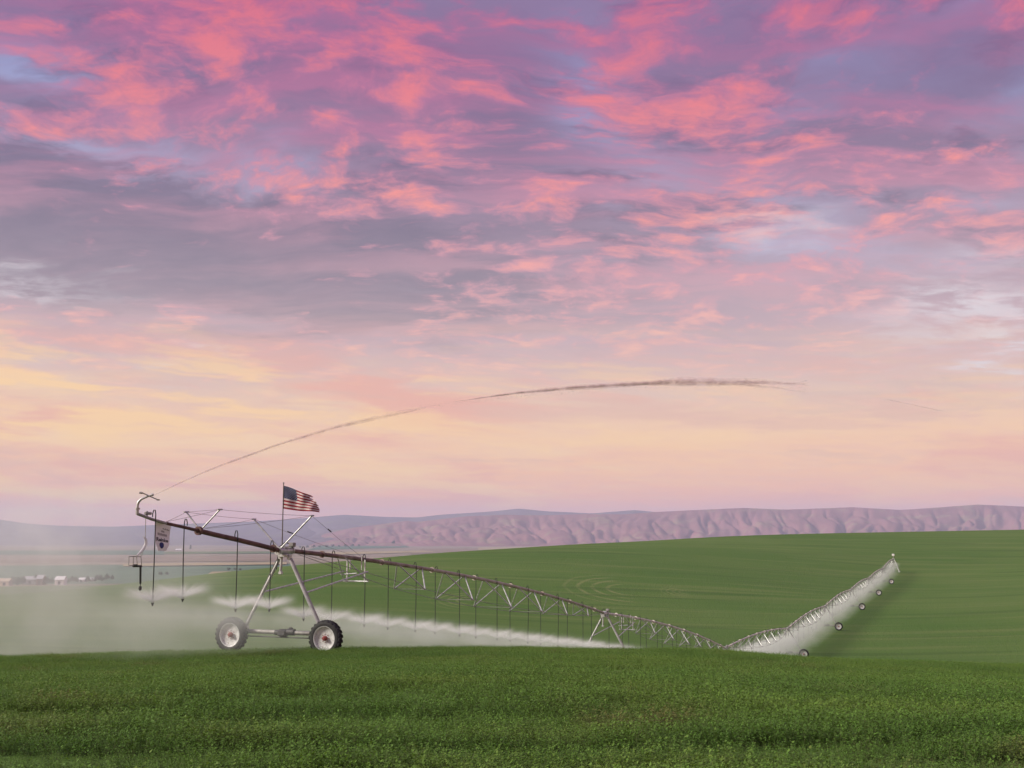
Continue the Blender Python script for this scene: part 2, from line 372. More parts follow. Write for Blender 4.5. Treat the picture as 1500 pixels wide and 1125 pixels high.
# ------------------------------------------------------------------ ground materials
def field_material():
    m = bpy.data.materials.new('crop_field'); m.use_nodes = True; t = NT(m.node_tree); b = t.n['Principled BSDF']
    P = t.add('ShaderNodeNewGeometry').outputs['Position']; x, y, z = t.sep(P)
    big = t.noise(P, 0.012, 4, 0.5); mid = t.noise(t.vm('MULTIPLY', P, (0.35, 1.0, 0)), 0.10, 5, 0.6)
    row = t.noise(t.vm('MULTIPLY', P, (0.05, 1.0, 0)), 0.55, 4, 0.6); fine = t.noise(P, 2.2, 6, 0.7)
    c = t.mix(t.smooth(big, 0.35, 0.65), (0.070, 0.146, 0.027, 1), (0.098, 0.170, 0.038, 1))
    c = t.mix(t.m('MULTIPLY', t.smooth(mid, 0.4, 0.75), 0.35), c, (0.125, 0.170, 0.050, 1))
    c = t.mix(t.m('MULTIPLY', t.smooth(row, 0.5, 0.72), 0.30), c, (0.045, 0.105, 0.018, 1))
    c = t.mix(t.m('MULTIPLY', t.smooth(fine, 0.45, 0.75), 0.40), c, (0.040, 0.092, 0.016, 1))
    # pale turning tracks left by the swather: nested arcs round two spots on the slope
    def rings(cx, cy, r0, r1, pitch, ang0, ang1, k, sq=1.0):
        dx = t.m('SUBTRACT', x, cx); dy = t.m('MULTIPLY', t.m('SUBTRACT', y, cy), sq)
        wob = t.m('MULTIPLY', t.m('SUBTRACT', t.noise(P, 0.06, 3, 0.5), 0.5), r1 * .12)
        r = t.m('ADD', t.m('SQRT', t.m('ADD', t.m('MULTIPLY', dx, dx), t.m('MULTIPLY', dy, dy))), wob)
        f = t.m('ABSOLUTE', t.m('SUBTRACT', t.m('FRACT', t.m('DIVIDE', r, pitch)), 0.5))
        line = t.smooth(f, 0.20, 0.06)
        win = t.m('MULTIPLY', t.smooth(r, r0 * .8, r0 * 1.2), t.smooth(r, r1 * 1.05, r1 * .9))
        an = t.m('ARCTAN2', dy, dx)
        win = t.m('MULTIPLY', win, t.m('MULTIPLY', t.smooth(an, ang0 - .3, ang0 + .3), t.smooth(an, ang1 + .3, ang1 - .3)))
        return t.m('MULTIPLY', t.m('MULTIPLY', line, win), t.m('MULTIPLY', t.smooth(t.noise(P, 0.09, 3, .5), 0.22, 0.5), k))
    return m, t, b, c, rings, P
FM, ft, fb, fc, rings, FP = field_material()
def ground_at(px, py):
    """first hit of a photo ray with the field terrain"""
    a, b = ray(px, py); ys = np.linspace(60, 900, 4000); g = ground(a * ys, ys)
    d = (EYE + b * ys) - g; start = int(np.argmax(ys > 110)); i = start + int(np.argmax(d[start:] < 0))
    return a * ys[i], ys[i], g[i]
for (px, py, wpx, hpx, k) in ((922, 864, 96, 44, 0.5), (690, 880, 60, 30, 0.5), (1008, 868, 40, 16, 0.6)):
    gx, gy, _ = ground_at(px, py); rx = wpx * gy / 1714; dy_ = (ground_at(px, py - hpx / 2)[1] - ground_at(px, py + hpx / 2)[1]) / 2; sq = rx / max(rx, dy_)
    print('rings', round(gx), round(gy), round(rx, 1), round(dy_, 1))
    fx = ft.m('ADD', rings(gx, gy, rx * .25, rx, rx / 4.6, 1.75, 3.2, k, sq), rings(gx, gy, rx * .25, rx, rx / 4.6, -3.2, -1.75, k, sq), clamp=True)
    fc = ft.mix(fx, fc, (0.23, 0.245, 0.105, 1))
# long faint drill lines on the right-hand slope
ln = ft.noise(ft.vm('MULTIPLY', FP, (0.012, 0.16, 0)), 1.0, 3, 0.5)
fc = ft.mix(ft.m('MULTIPLY', ft.smooth(ln, 0.54, 0.62), 0.45), fc, (0.135, 0.185, 0.056, 1))
ln2 = ft.noise(ft.vm('MULTIPLY', ft.vm('ADD', FP, (55, 20, 0)), (0.010, 0.11, 0)), 1.0, 3, 0.5)
fc = ft.mix(ft.m('MULTIPLY', ft.smooth(ln2, 0.57, 0.63), 0.45), fc, (0.046, 0.100, 0.020, 1))
ft.put(fb.inputs['Base Color'], fc); fb.inputs['Roughness'].default_value = 0.9; fb.inputs['Specular IOR Level'].default_value = 0.15
bn = ft.add('ShaderNodeBump'); bn.inputs['Strength'].default_value = 0.9; bn.inputs['Distance'].default_value = 0.35
ft.put(bn.inputs['Height'], ft.m('ADD', ft.noise(FP, 1.6, 6, 0.7), ft.m('MULTIPLY', ft.noise(ft.vm('MULTIPLY', FP, (0.2, 1, 0)), 0.5, 3, 0.5), 0.8)))
ft.l.new(bn.outputs[0], fb.inputs['Normal'])

# ------------------------------------------------------------------ the field on the hill: one sheet
yy = np.concatenate([np.linspace(-25, 0, 10), np.linspace(1.5, 70, 90), np.geomspace(71, 1000, 150)])
ww = np.sign(np.linspace(-1, 1, 221)) * np.abs(np.linspace(-1, 1, 221)) ** 1.15
YY, WW = np.meshgrid(yy, ww, indexing='ij'); XX = WW * (45 + 0.78 * np.maximum(YY, 0))
ZZ = ground(XX, YY)
ZZ = np.maximum(ZZ, EYE + np.interp(YY, PLX, PLZ) - 6)
tag(link('crop_field', grid_mesh('crop_field', XX, YY, ZZ, FM)), kind='structure')

# ------------------------------------------------------------------ valley plain to the horizon, with the fields on it
pm = mat('plain_soil', (0.27, 0.225, 0.175), 0.95, var=0.18, scale=0.0025, tint=((0.155, 0.150, 0.095), 0.5), coord='Object', spec=0.1)
py_ = np.concatenate([np.linspace(200, 3000, 60), np.geomspace(3100, 30000, 50)]); pw = np.linspace(-1, 1, 41)
PY, PW = np.meshgrid(py_, pw, indexing='ij'); PX = PW * (1200 + 0.9 * PY)
tag(link('valley_plain', grid_mesh('valley_plain', PX, PY, plain(PY), pm)), kind='structure')
def patch(name, quad, color, var=0.12, lift=0.5, tint=None):
    """a field on the plain: its four corners given as photo pixels, laid on the plain's surface"""
    c = [np.array(on_plain(*q)[:2]) for q in quad]; n = 14; m_ = 10
    a = np.linspace(0, 1, n)[:, None, None]; b = np.linspace(0, 1, m_)[None, :, None]
    G = (1 - a) * ((1 - b) * c[0] + b * c[1]) + a * ((1 - b) * c[3] + b * c[2])
    mm = mat('soil_%d' % len(MATS), color, 0.95, var=var, scale=0.006, tint=tint, spec=0.1)
    o = link(name, grid_mesh(name, G[..., 0], G[..., 1], plain(G[..., 1]) + lift, mm)); return tag(o, kind='structure')
TEAL = (0.085, 0.155, 0.10); TAN = (0.27, 0.20, 0.135); STRAW = (0.34, 0.285, 0.17); GRN = (0.100, 0.150, 0.055); BROWN = (0.23, 0.18, 0.135)
for i, (q, c_) in enumerate([
    ([(-160, 858), (430, 853), (430, 826), (-160, 830)], TEAL), ([(-160, 884), (330, 874), (330, 856), (-160, 862)], GRN),
    ([(330, 850), (560, 838), (520, 826), (330, 830)], TEAL), ([(300, 844), (395, 841), (390, 836.5), (310, 838)], STRAW),
    ([(-160, 826), (180, 823), (180, 818), (-160, 820)], BROWN), ([(180, 824), (420, 822), (420, 813), (200, 816)], BROWN),
    ([(-160, 813), (240, 813), (240, 806.5), (-160, 806.5)], TEAL), ([(520, 832), (760, 820), (700, 815), (520, 822)], STRAW),
    ([(560, 822), (640, 819), (630, 815), (560, 816)], BROWN), ([(450, 806), (600, 802), (590, 797.5), (470, 798.5)], TEAL),
    ([(600, 812), (900, 805), (880, 801), (620, 804)], BROWN), ([(240, 812), (440, 811), (440, 808), (240, 808.5)], GRN), ([(470, 814), (640, 809), (620, 807), (470, 809.5)], STRAW), ([(640, 818), (800, 812), (780, 809.5), (640, 813)], GRN), ([(180, 831), (420, 828), (420, 825), (180, 827)], STRAW), ([(700, 806), (960, 800.5), (940, 799), (700, 802.5)], STRAW), ([(900, 800), (1100, 797.6), (1100, 797), (900, 797.4)], TEAL), ([(600, 799.5), (760, 798.8), (760, 797.3), (600, 797.6)], GRN)]):
    patch('distant_field', q, c_, lift=0.4 + 0.13 * i, tint=(tuple(0.72 * v for v in c_), 0.52))

# ------------------------------------------------------------------ mountain ranges
def range_mesh(name, sky, Yf, Yc, color, seed, spur=700.0, depth=0.55, tint=None, ease=1.0, extra=(0, 0)):
    rng = np.random.default_rng(seed)
    px = np.array([p[0] for p in sky], float); py = np.array([p[1] for p in sky], float)
    ncol = 760; nrow = 90
    cx = np.linspace(px[0], px[-1], ncol)
    sy = np.interp(cx, px, py); ker = np.hanning(9); ker /= ker.sum(); sy = np.convolve(np.pad(sy, 4, 'edge'), ker, 'valid')
    A = np.array([ray(a, b)[0] for a, b in zip(cx, sy)]); B = np.array([ray(a, b)[1] for a, b in zip(cx, sy)])
    zc = EYE + B * Yc
    d = np.concatenate([np.linspace(0, 1, 72), np.linspace(1.03, 1.7, nrow - 72)])
    def fbm1(x, y, s0, octs, g=0.5):
        out = 0; amp = 1
        for o in range(octs):
            k = 12; ph = rng.uniform(0, 6.28, k); fr = rng.normal(0, 1, (k, 2)) * (2 ** o) / s0
            out = out + amp * sum(np.sin(x * fr[i, 0] + y * fr[i, 1] + ph[i]) for i in range(k)) / math.sqrt(k); amp *= g
        return out
    Dm, Xc = np.meshgrid(d, A * Yc, indexing='ij')
    Ym = Yf + (Yc - Yf) * Dm; AA = np.broadcast_to(A, Dm.shape); Xm = AA * Ym
    zf = plain(Ym) - 4
    prof = np.where(Dm <= 1, np.clip(Dm, 0, 1) ** (1.15 * ease), 1 - 0.9 * (Dm - 1))
    # spurs run down from the crest: ridged waves across the slope whose place wanders with depth
    wob = fbm1(Xc * 0.6, Ym * 0.8, 900, 3) * 85
    rid = lambda s0, o_: np.clip(np.abs(fbm1((Xc + wob) * 1.0, Ym * 0.22, s0, o_, .45)) * 1.15, 0, 1.6) / 1.3
    sp = 1 - np.minimum(1, rid(spur, 3)) ** .55; sp2 = 1 - np.minimum(1, rid(spur * .36, 2)) ** .6
    bell = np.sin(np.pi * np.clip(Dm, 0, 1)) ** 0.8
    Hh = (zc - zf) * (prof - depth * bell * (0.66 * sp + 0.34 * sp2) * prof ** 0.35 * 0.62) + fbm1(Xc, Ym * 0.7, 260, 3) * 5 * bell
    Zm = zf + np.maximum(Hh, -3)
    mm = mat(name + '_slope', color, 0.95, var=0.16, scale=0.0016, tint=tint, spec=0.05)
    return tag(link('mountain_range', grid_mesh('mountain_range', Xm, Ym, Zm, mm)), kind='structure')
range_mesh('left_blue', [(-420, 748), (-200, 754), (0, 761), (20, 764), (40, 767), (83, 770), (167, 771.5), (250, 768), (310, 766), (367, 764), (433, 760), (467, 757), (504, 754), (562, 757), (611, 758), (645, 754), (723, 749), (760, 745), (802, 749), (868, 752), (930, 747), (959, 750), (1060, 756), (1200, 765)],
           9500, 14500, (0.14, 0.115, 0.135), 3, spur=700, depth=0.45, tint=((0.16, 0.15, 0.12), 0.5))
range_mesh('main_pink', [(425, 800), (450, 793), (475, 782), (516, 773), (545, 769.5), (595, 763), (611, 764.5), (650, 760), (686, 756), (740, 754), (793, 755), (855, 753), (913, 753.5), (960, 750), (1000, 748), (1088, 744), (1152, 746.5), (1248, 743), (1320, 747), (1380, 743), (1432, 739), (1500, 742), (1650, 738), (1900, 745)],
           8800, 11500, (0.235, 0.115, 0.12), 5, spur=215, depth=0.78, tint=((0.25, 0.18, 0.13), 0.5))

# ================================================================== the irrigation machine
galv = mat('galvanised_steel', (0.50, 0.52, 0.51), 0.45, 0.55, var=0.22, scale=5.0, tint=((0.30, 0.29, 0.27), 0.60), bump=0.1)
galv_old = mat('weathered_galvanised', (0.31, 0.31, 0.29), 0.6, 0.35, var=0.25, scale=4.0, tint=((0.20, 0.15, 0.12), 0.60), bump=0.15)
rustpipe = mat('rust_brown_pipe', (0.120, 0.066, 0.056), 0.68, 0.15, var=0.3, scale=2.2, tint=((0.20, 0.135, 0.115), 0.56), bump=0.2)
cable_m = mat('steel_cable', (0.20, 0.17, 0.17), 0.6, 0.4, var=0.2, scale=9)
black = mat('black_rubber', (0.022, 0.023, 0.024), 0.75, var=0.3, scale=8, tint=((0.06, 0.055, 0.045), 0.6), bump=0.2)
hose_m = mat('black_hose', (0.028, 0.034, 0.030), 0.6, var=0.25, scale=6)
rim_m = mat('painted_rim', (0.58, 0.60, 0.60), 0.5, 0.1, var=0.2, scale=5, tint=((0.20, 0.18, 0.15), 0.54))
red_m = mat('red_hub', (0.26, 0.045, 0.04), 0.5, var=0.2, scale=8, tint=((0.16, 0.05, 0.04), 0.6))
dark_m = mat('dark_gearbox', (0.055, 0.055, 0.058), 0.55, 0.3, var=0.3, scale=9, tint=((0.13, 0.12, 0.10), 0.6))
white_m = mat('white_plastic', (0.72, 0.72, 0.70), 0.5, var=0.08, scale=4)
noz_m = mat('nozzle_plastic', (0.045, 0.05, 0.048), 0.5, var=0.2, scale=10)

def graded_pipe():
    """far spans are bare galvanised; brown rust thickens towards the end of the machine that stands in the drift"""
    m = bpy.data.materials.new('pipe_rust_to_zinc'); m.use_nodes = True; t = NT(m.node_tree); b = t.n['Principled BSDF']
    co = t.add('ShaderNodeTexCoord').outputs['Object']; x, y, z = t.sep(co)
    n = t.noise(co, 1.3, 6, 0.62)
    k = t.smooth(t.m('ADD', x, t.m('MULTIPLY', t.m('SUBTRACT', n, 0.5), 26.0)), 1.0, 17.0)
    zc = t.mix(t.smooth(n, .35, .65), (0.30, 0.265, 0.215, 1), (0.42, 0.39, 0.33, 1))
    rc = t.mix(t.smooth(t.noise(co, 3, 6, .6), .35, .65), (0.095, 0.052, 0.046, 1), (0.17, 0.105, 0.09, 1))
    t.put(b.inputs['Base Color'], t.mix(k, rc, zc)); b.inputs['Roughness'].default_value = 0.6; b.inputs['Metallic'].default_value = 0.15
    return m
pipe_grade = graded_pipe()
zinc = mat('zinc_pipe', (0.62, 0.60, 0.54), 0.55, 0.1, var=0.2, scale=3.0, tint=((0.33, 0.29, 0.24), 0.58))
Z = Vector((0, 0, 1)); S = Vector((0, 1, 0)); T = Vector((1, 0, 0))      # local axes of towers: y along the machine, x along the wheels' track
ROT = -TH                                                                 # world rotation that turns local y onto the machine line

# ------------------------------------------------------------------ one drive tower, copied eight times
WB = 4.45; WR = 0.71
def make_wheel(parent, x):
    w = link('wheel', None, parent, (x, -0.34, WR)); w.empty_display_size = .2
    b = MB(); ax = Vector((0, 1, 0)); hw = 0.17
    b.lathe([(-hw * .72, .46), (-hw * .95, .50), (-hw * 1.02, .57), (-hw * .96, .635), (-hw * .78, .668), (0, .675), (hw * .78, .668), (hw * .96, .635), (hw * 1.02, .57), (hw * .95, .50), (hw * .72, .46)], (0, 0, 0), ax, 48)
    for i in range(22):                                          # chevron lugs, alternate sides
        for sd_ in (-1, 1):
            a0 = 2 * math.pi * (i + (0.5 if sd_ > 0 else 0)) / 22; vs = []
            for (yy_, da, wd) in ((0.0 + 0.01 * sd_, 0.10, .035), (sd_ * hw * .55, 0.03, .038), (sd_ * hw * 1.03, -0.06, .042)):
                for rr in (.655, .712 if abs(yy_) < hw else .690):
                    for e in (-1, 1):
                        a = a0 + da + e * wd / .7; vs.append((math.cos(a) * rr, yy_, math.sin(a) * rr))
            fs = []
            for k in range(2):
                o = k * 4; fs += [(o, o + 4, o + 6, o + 2), (o + 2, o + 6, o + 7, o + 3), (o + 3, o + 7, o + 5, o + 1)]
            fs += [(0, 2, 3, 1), (8, 9, 11, 10)]
            b.add(vs, fs)
    b.build('tyre', black, w)
    r = MB()
    r.lathe([(-hw * .80, .475), (-hw * .92, .485), (-hw * .86, .455), (-hw * .62, .44), (-hw * .40, .425), (-hw * .30, .36), (-hw * .16, .25), (-hw * .22, .14), (-hw * .22, .0)], (0, 0, 0), ax, 40)
    r.lathe([(hw * .80, .475), (hw * .6, .44), (hw * .1, .42), (-hw * .1, .30)], (0, 0, 0), ax, 40)
    r.build('rim', rim_m, w)
    h = MB(); h.lathe([(-hw * .2, .10), (-hw * .75, .095), (-hw * .8, .07), (-hw * 1.15, .055), (-hw * 1.18, 0)], (0, 0, 0), ax, 20)
    for i in range(8):
        a = 2 * math.pi * i / 8; h.tube((math.cos(a) * .16, -hw * .18, math.sin(a) * .16), (math.cos(a) * .16, -hw * .18 - .03, math.sin(a) * .16), .016, n=6)
    h.build('hub', red_m, w)
    vb = MB(); vb.lathe([(-hw * .62, .43), (-hw * .70, .425), (-hw * .70, .38), (-hw * .36, .375)], (0, 0, 0), ax, 40)
    return w
def make_tower():
    t = thing('drive_tower', '-', 'irrigation tower', (0, 0, 0), ROT)
    for sg in (-1, 1):
        make_wheel(t, sg * WB / 2)
        b = MB(); foot = Vector((sg * (WB / 2 - 0.42), 0, 0.98)); top = Vector((sg * 0.20, 0.02, CLEAR - 0.24))
        b.tube(foot, top, 0.072, 0.066, 14)
        b.box(top + Vector((sg * .02, 0, .0)), (0.16, .18, .22), bev=.02); b.box(foot, (.26, .16, .14), bev=.02)
        b.build('leg', galv, t)
        # angle-iron web laid on the inner side of the leg
        w = MB(); d = (top - foot).normalized(); nx = Vector((d.z, 0, -d.x)) * (-sg)
        w.box((foot + top) / 2 + nx * -.075, (0.012, .12, (top - foot).length * .94), (nx, S, d)); w.build('leg_web', galv_old, t)
        g = MB(); g.box((sg * (WB / 2 - .02), -0.02, WR), (0.30, .26, .34), bev=.05); g.tube((sg * WB / 2, -.3, WR), (sg * WB / 2, .16, WR), .085, n=14)
        g.box((sg * (WB / 2 - .26), 0, WR + .16), (.34, .2, .24), bev=.03); g.build('gearbox', dark_m, t)
        # long brace from the leg to the underside of the span
        br = MB(); p0 = foot.lerp(top, 0.50); p1 = Vector((sg * 0.62, 5.9, CLEAR - 1.02)); br.tube(p0, p1, .036, n=10); br.build('brace', galv, t)
    b = MB(); b.tube((-WB / 2 + .2, 0, WR + .13), (WB / 2 - .2, 0, WR + .13), .088, n=14); b.build('base_beam', galv_old, t)
    b = MB(); b.tube((-WB / 2 + .2, -.04, WR - .06), (WB / 2 - .2, -.04, WR - .06), .024, n=8); b.build('drive_shaft', dark_m, t)
    b = MB(); b.box((0.02, 0, WR + .11), (.42, .30, .30), bev=.06); b.tube((.24, 0, WR + .15), (.56, 0, WR + .15), .13, n=16); b.tube((.56, 0, WR + .15), (.60, 0, WR + .15), .10, n=16)
    b.box((.38, 0, WR + .30), (.14, .14, .08), bev=.02); b.tube((-.34, 0, WR + .12), (-.18, 0, WR + .12), .11, n=14); b.build('drive_motor', dark_m, t)
    b = MB(); b.box((0, 0, CLEAR - .2), (.46, .34, .12), bev=.02); b.tube((0, -.5, CLEAR), (0, .5, CLEAR), .135, n=18); b.lathe([(-.52, .10), (-.52, .17), (-.47, .17), (-.47, .10)], (0, 0, CLEAR), S, 18)
    b.lathe([(.47, .10), (.47, .17), (.52, .17), (.52, .10)], (0, 0, CLEAR), S, 18); b.box((0, .0, CLEAR + .14), (.30, .22, .10), bev=.02); b.build('pipe_joint', galv, t)
    b = MB(); b.box((.10, .40, CLEAR + .24), (.24, .2, .18), bev=.02); b.tube((.10, .40, CLEAR + .1), (.10, .40, CLEAR + .18), .03); b.box((.10, .295, CLEAR + .24), (.19, .012, .13), bev=.004); b.build('control_box', galv_old, t)
    b = MB(); b.sweep([(.1, .5, CLEAR + .22), (-.18, .30, CLEAR + .34), (-.34, 0, CLEAR + .10), (-.26, -.1, CLEAR - .5), (-.34, -.05, CLEAR - .75)], .022, 8); b.build('cable_loop', dark_m, t)
    b = MB(); b.tube((-.12, -.03, CLEAR - .26), (-.15, -.03, CLEAR - .86), .055, n=12); b.box((-.15, -.03, CLEAR - .9), (.16, .14, .12), bev=.02); b.build('drain_stub', galv, t)
    return t
LAB_T = ['drive tower carrying the flag, both its wheels in full view on the crest', 'second drive tower, pale A-shaped legs cut off by the crest beside the long brown span',
         'drive tower at the low point of the machine, only its joint showing above the crop', 'drive tower with the largest of the far wheels, standing at the crop edge',
         'drive tower up the slope with the second largest of the far wheels', 'drive tower on the far slope with the third far wheel counted up from the crop',
         'drive tower on the far slope with the fourth far wheel counted up from the crop', 'uppermost wheeled drive tower, next to the pivot pyramid on the far slope']
tower0 = make_tower(); towers = []
for k in range(8):
    o = tower0 if k == 0 else copy_tree(tower0)
    p = plan(k * LSP); o.location = (p.x, p.y, TOWER_G[k] - 0.02); o['label'] = LAB_T[k]; o['group'] = 'wheeled towers of the irrigation machine'; towers.append(o)

# ------------------------------------------------------------------ spans: each a bowed pipe on a V-truss with drop hoses
def loc(s, t, z, base): return plan(s, t) + Vector((0, 0, z)) - base
NPITCH = LSP / 16.6
ORD = ['nearest', 'second', 'third', 'fourth', 'fifth', 'sixth', 'seventh']
SPAN_LAB = ['long span running right from the flag tower, rusty brown pipe turning pale', 'second span from the flag, dropping to the low point of the machine',
            'arched span rising right from the low point of the machine', 'span just above the largest far wheel, wrapped in white spray', 'span between the second and third of the far wheels, in spray',
            'span between the third and fourth of the far wheels, in spray', 'span between the fourth and topmost far wheels, in spray', 'last span, joined to the pivot pyramid at the top of the slope']
def drop(parent, base, s, t, zp, zn, k, fat=1.0):
    """gooseneck out of the pipe top, hose down to the nozzle"""
    hk = .32 if s < 0 else .22
    b = MB(); pts = [loc(s, 0, zp + .08, base), loc(s, 0, zp + hk * .6, base), loc(s, t * .3, zp + hk, base), loc(s, t * .75, zp + hk, base), loc(s, t, zp + hk * .6, base), loc(s, t, zp - .05, base)]
    sway = RNG.normal(0, .035)
    pts += [loc(s + sway * .5, t, (zp + zn) / 2, base), loc(s + sway, t + RNG.normal(0, .02), zn + .10, base)]
    b.sweep(pts, .019 * fat, 7 if k < 2 else 5); h = b.build('drop_hose', hose_m, parent)
    e = pts[-1]
    n = MB(); n.tube(e + Vector((0, 0, .10)), e + Vector((0, 0, -.02)), .034 * fat, n=8); n.tube(e + Vector((0, 0, -.02)), e + Vector((0, 0, -.06)), .022 * fat, n=8)
    for q in range(3):
        a = 2.1 * q; d = Vector((math.cos(a), math.sin(a), 0)) * .034 * fat; n.tube(e + d + Vector((0, 0, -.04)), e + d + Vector((0, 0, -.17)), .007 * fat, n=5)
    n.lathe([(0, .0), (0, .05 * fat), (-.025, .055 * fat), (-.05, .03 * fat), (-.10, .028 * fat), (-.11, 0)], e + Vector((0, 0, -.16)), Z, 10)
    n.build('nozzle', noz_m, h)
    return e + base
def arch(f): return 4 * 0.55 * f * (1 - f)
NOZ = 2.62
def make_span(k):
    base = plan((k + .5) * LSP); base.z = (TOWER_G[k] + TOWER_G[k + 1]) / 2
    o = thing('pipe_span', SPAN_LAB[k], 'irrigation span', base, 0, 'spans of the irrigation machine')
    s0, s1 = k * LSP, (k + 1) * LSP
    zl = lambda s: PIPE_Z[k] + (PIPE_Z[k + 1] - PIPE_Z[k]) * (s - s0) / LSP
    zp = lambda s: zl(s) + arch((s - s0) / LSP)
    # pipe mesh keeps its own axes so that rust can follow its length
    seg = [s0 + .5 + (LSP - 1.0) * i / 24 for i in range(25)]
    b = MB(); A = seg[0]; pw_ = [plan(s) + Z * zp(s) for s in seg]; o0 = pw_[0]
    xl = [Vector(((p - o0).dot(DIRS), 0, (p - o0).z)) for p in pw_]
    b.sweep(xl, .092, 14); pm_ = pipe_grade if k == 0 else zinc
    for i in range(8):                                            # flanges where pipe lengths are bolted
        s = s0 + LSP * (i + .5) / 8 + .2; f = plan(s) + Z * zp(s) - o0; b.lathe([(-.03, .08), (-.03, .15), (.03, .15), (.03, .08)], (f.dot(DIRS), 0, f.z), (1, 0, (zp(s + .5) - zp(s - .5))), 14)
    po = b.build('pipe', pm_, o); po.location = o0 - base; po.rotation_euler = (0, 0, math.atan2(DIRS.y, DIRS.x))
    # truss
    st = [s0 + LSP * (i + 1.07) / 8.2 + .3 for i in range(1, 7)]; n = len(st)
    prev = {-1: None, 1: None}
    dep = [1.12, 1.36, 1.45, 1.36, 1.12, .74]; wid = [.86, 1.1, 1.2, 1.1, .88, .58]
    nside = 8 if k < 2 else 5; fat = 1.0 if k < 3 else 1.15
    for i, s in enumerate(st):
        zb = zp(s) - dep[i]
        for sg in (-1, 1):
            node = loc(s, sg * wid[i], zb, base)
            for ds in (-1.25, 1.25):
                m_ = MB(); m_.tube(loc(s + ds, sg * .07, zp(s + ds) - .06, base), node, .034 * fat, n=nside); m_.build('truss_strut', galv, o)
            m_ = MB(); a = prev[sg] if prev[sg] is not None else loc(s0 + 1.2, sg * .12, zp(s0 + 1.2) - .1, base); m_.tube(a, node, .014 * fat, n=5); m_.build('truss_rod', galv_old, o)
            prev[sg] = node
            if i == n - 1:
                m_ = MB(); m_.tube(node, loc(s1 - .8, sg * .12, zp(s1 - .8) - .1, base), .014 * fat, n=5); m_.build('truss_rod', galv_old, o)
        m_ = MB(); m_.tube(loc(s, -wid[i], zb, base), loc(s, wid[i], zb, base), .013 * fat, n=5); m_.build('cross_bar', galv_old, o)
    # bracket under the pipe that takes the tower braces
    sb = s0 + 5.9; m_ = MB()
    for sg in (-1, 1):
        m_.box((loc(sb, sg * .62, zp(sb) - 1.06, base) + loc(sb, sg * .3, zp(sb) - .05, base)) / 2, (.06, .04, 1.02), (DIRT, DIRS, Z))
        m_.tube(loc(sb, sg * .3, zp(sb) + .12, base), loc(sb, sg * .3, zp(sb) - .5, base), .03, n=6)
        m_.tube(loc(sb, sg * .62, zp(sb) - 1.0, base), loc(sb - 1.3, sg * .2, zp(sb - 1.3) - .06, base), .026, n=6)
    m_.tube(loc(sb, -.66, zp(sb) - 1.02, base), loc(sb, .66, zp(sb) - 1.02, base), .035, n=8)
    m_.tube(loc(sb - .2, -.66, zp(sb) - .72, base), loc(sb - .1, .1, zp(sb) - .66, base), .028, n=8)
    m_.build('brace_bracket', galv, o)
    # drops
    if k == 0: xs = [(444, -1), (485, 1), (534, -1), (568, 1), (609, -1), (637, 1), (673, -1), (697, 1), (728, -1), (747, 1), (774, -1), (792, 1), (818, -1), (831, 1), (854, -1), (866, 1)]
    ss = []
    for i in range(16):
        sg = -1 if i % 2 == 0 else 1
        if k == 0:
            sg = -xs[i][1]; s = hit(xs[i][0], 900, sg * .13)[0]
        else: s = s0 + NPITCH * (i + .55)
        ss.append((s, sg))
        drop(o, base, s, sg * .13, zp(s), zl(s) - NOZ, k, 1.0 if k < 2 else 1.25)
    return ss
span_noz = [make_span(k) for k in range(8)]

# ------------------------------------------------------------------ the overhang at the near end, cable-stayed, with the end gun
ob = plan(-4.5); ob.z = TOWER_G[0]
oh = thing('overhang_boom', 'cable-stayed brown pipe overhang left of the flag, ending in the spray gun', 'irrigation boom', ob)
ps = []
for (px, py) in ((201, 752.5), (222, 760.5), (243, 766.5), (266, 771.5), (291, 777.5), (318, 784), (345, 790), (380, 798.5), (411, 805.5)):
    s, z = hit(px, py); ps.append((s, z))
ps[-1] = (-.5, PIPE_Z[0] + .02)
oz = lambda s: float(np.interp(s, [p[0] for p in ps], [p[1] for p in ps]))
L_ = lambda s, t, z: loc(s, t, z, ob)
s_end = ps[0][0]; s_cpl = ps[4][0]
b = MB(); b.sweep([L_(s, 0, z) for s, z in ps[4:]], .092, 14); b.lathe([(-.06, .09), (-.06, .16), (.06, .16), (.06, .09)], L_(s_cpl, 0, oz(s_cpl)), DIRS, 14)
b.lathe([(-.03, .09), (-.03, .16), (.03, .16), (.03, .09)], L_(-.85, 0, oz(-.85)), DIRS, 14); b.build('pipe', rustpipe, oh)
b = MB(); b.sweep([L_(s, 0, z) for s, z in ps[2:5]], .058, 12); b.build('thin_pipe', rustpipe, oh)
b = MB(); b.sweep([L_(s, 0, z) for s, z in ps[:3]], .052, 12); b.build('end_pipe', galv_old, oh)
# king posts: a V at the coupling and a wider V over the tower
def vpost(s, tops, r):
    out = []
    for (px, py, t) in tops:
        ss, zz = hit(px, py, t); m_ = MB(); m_.tube(L_(s, .06 * (1 if t > 0 else -1), oz(s) + .08), L_(ss, t, zz), r, n=10)
        m_.tube(L_(ss - .14, t, zz), L_(ss + .14, t, zz + .01), .03, n=8); m_.build('king_post', galv, oh); out.append((ss, t, zz))
    return out
A_ = vpost(s_cpl + .1, [(273, 750, -.62), (322, 746.5, .62)], .030)
B_ = vpost(-.35, [(372, 760.5, -1.22), (457, 755.5, 1.22)], .034)
def stay(p, q, r=.0065):
    m_ = MB(); a = L_(*p); c = L_(*q); n = 8; sag = (c - a).length * .006
    m_.sweep([a.lerp(c, i / n) - Z * (sag * 4 * (i / n) * (1 - i / n)) for i in range(n + 1)], r, 5); m_.build('stay_cable', cable_m, oh)
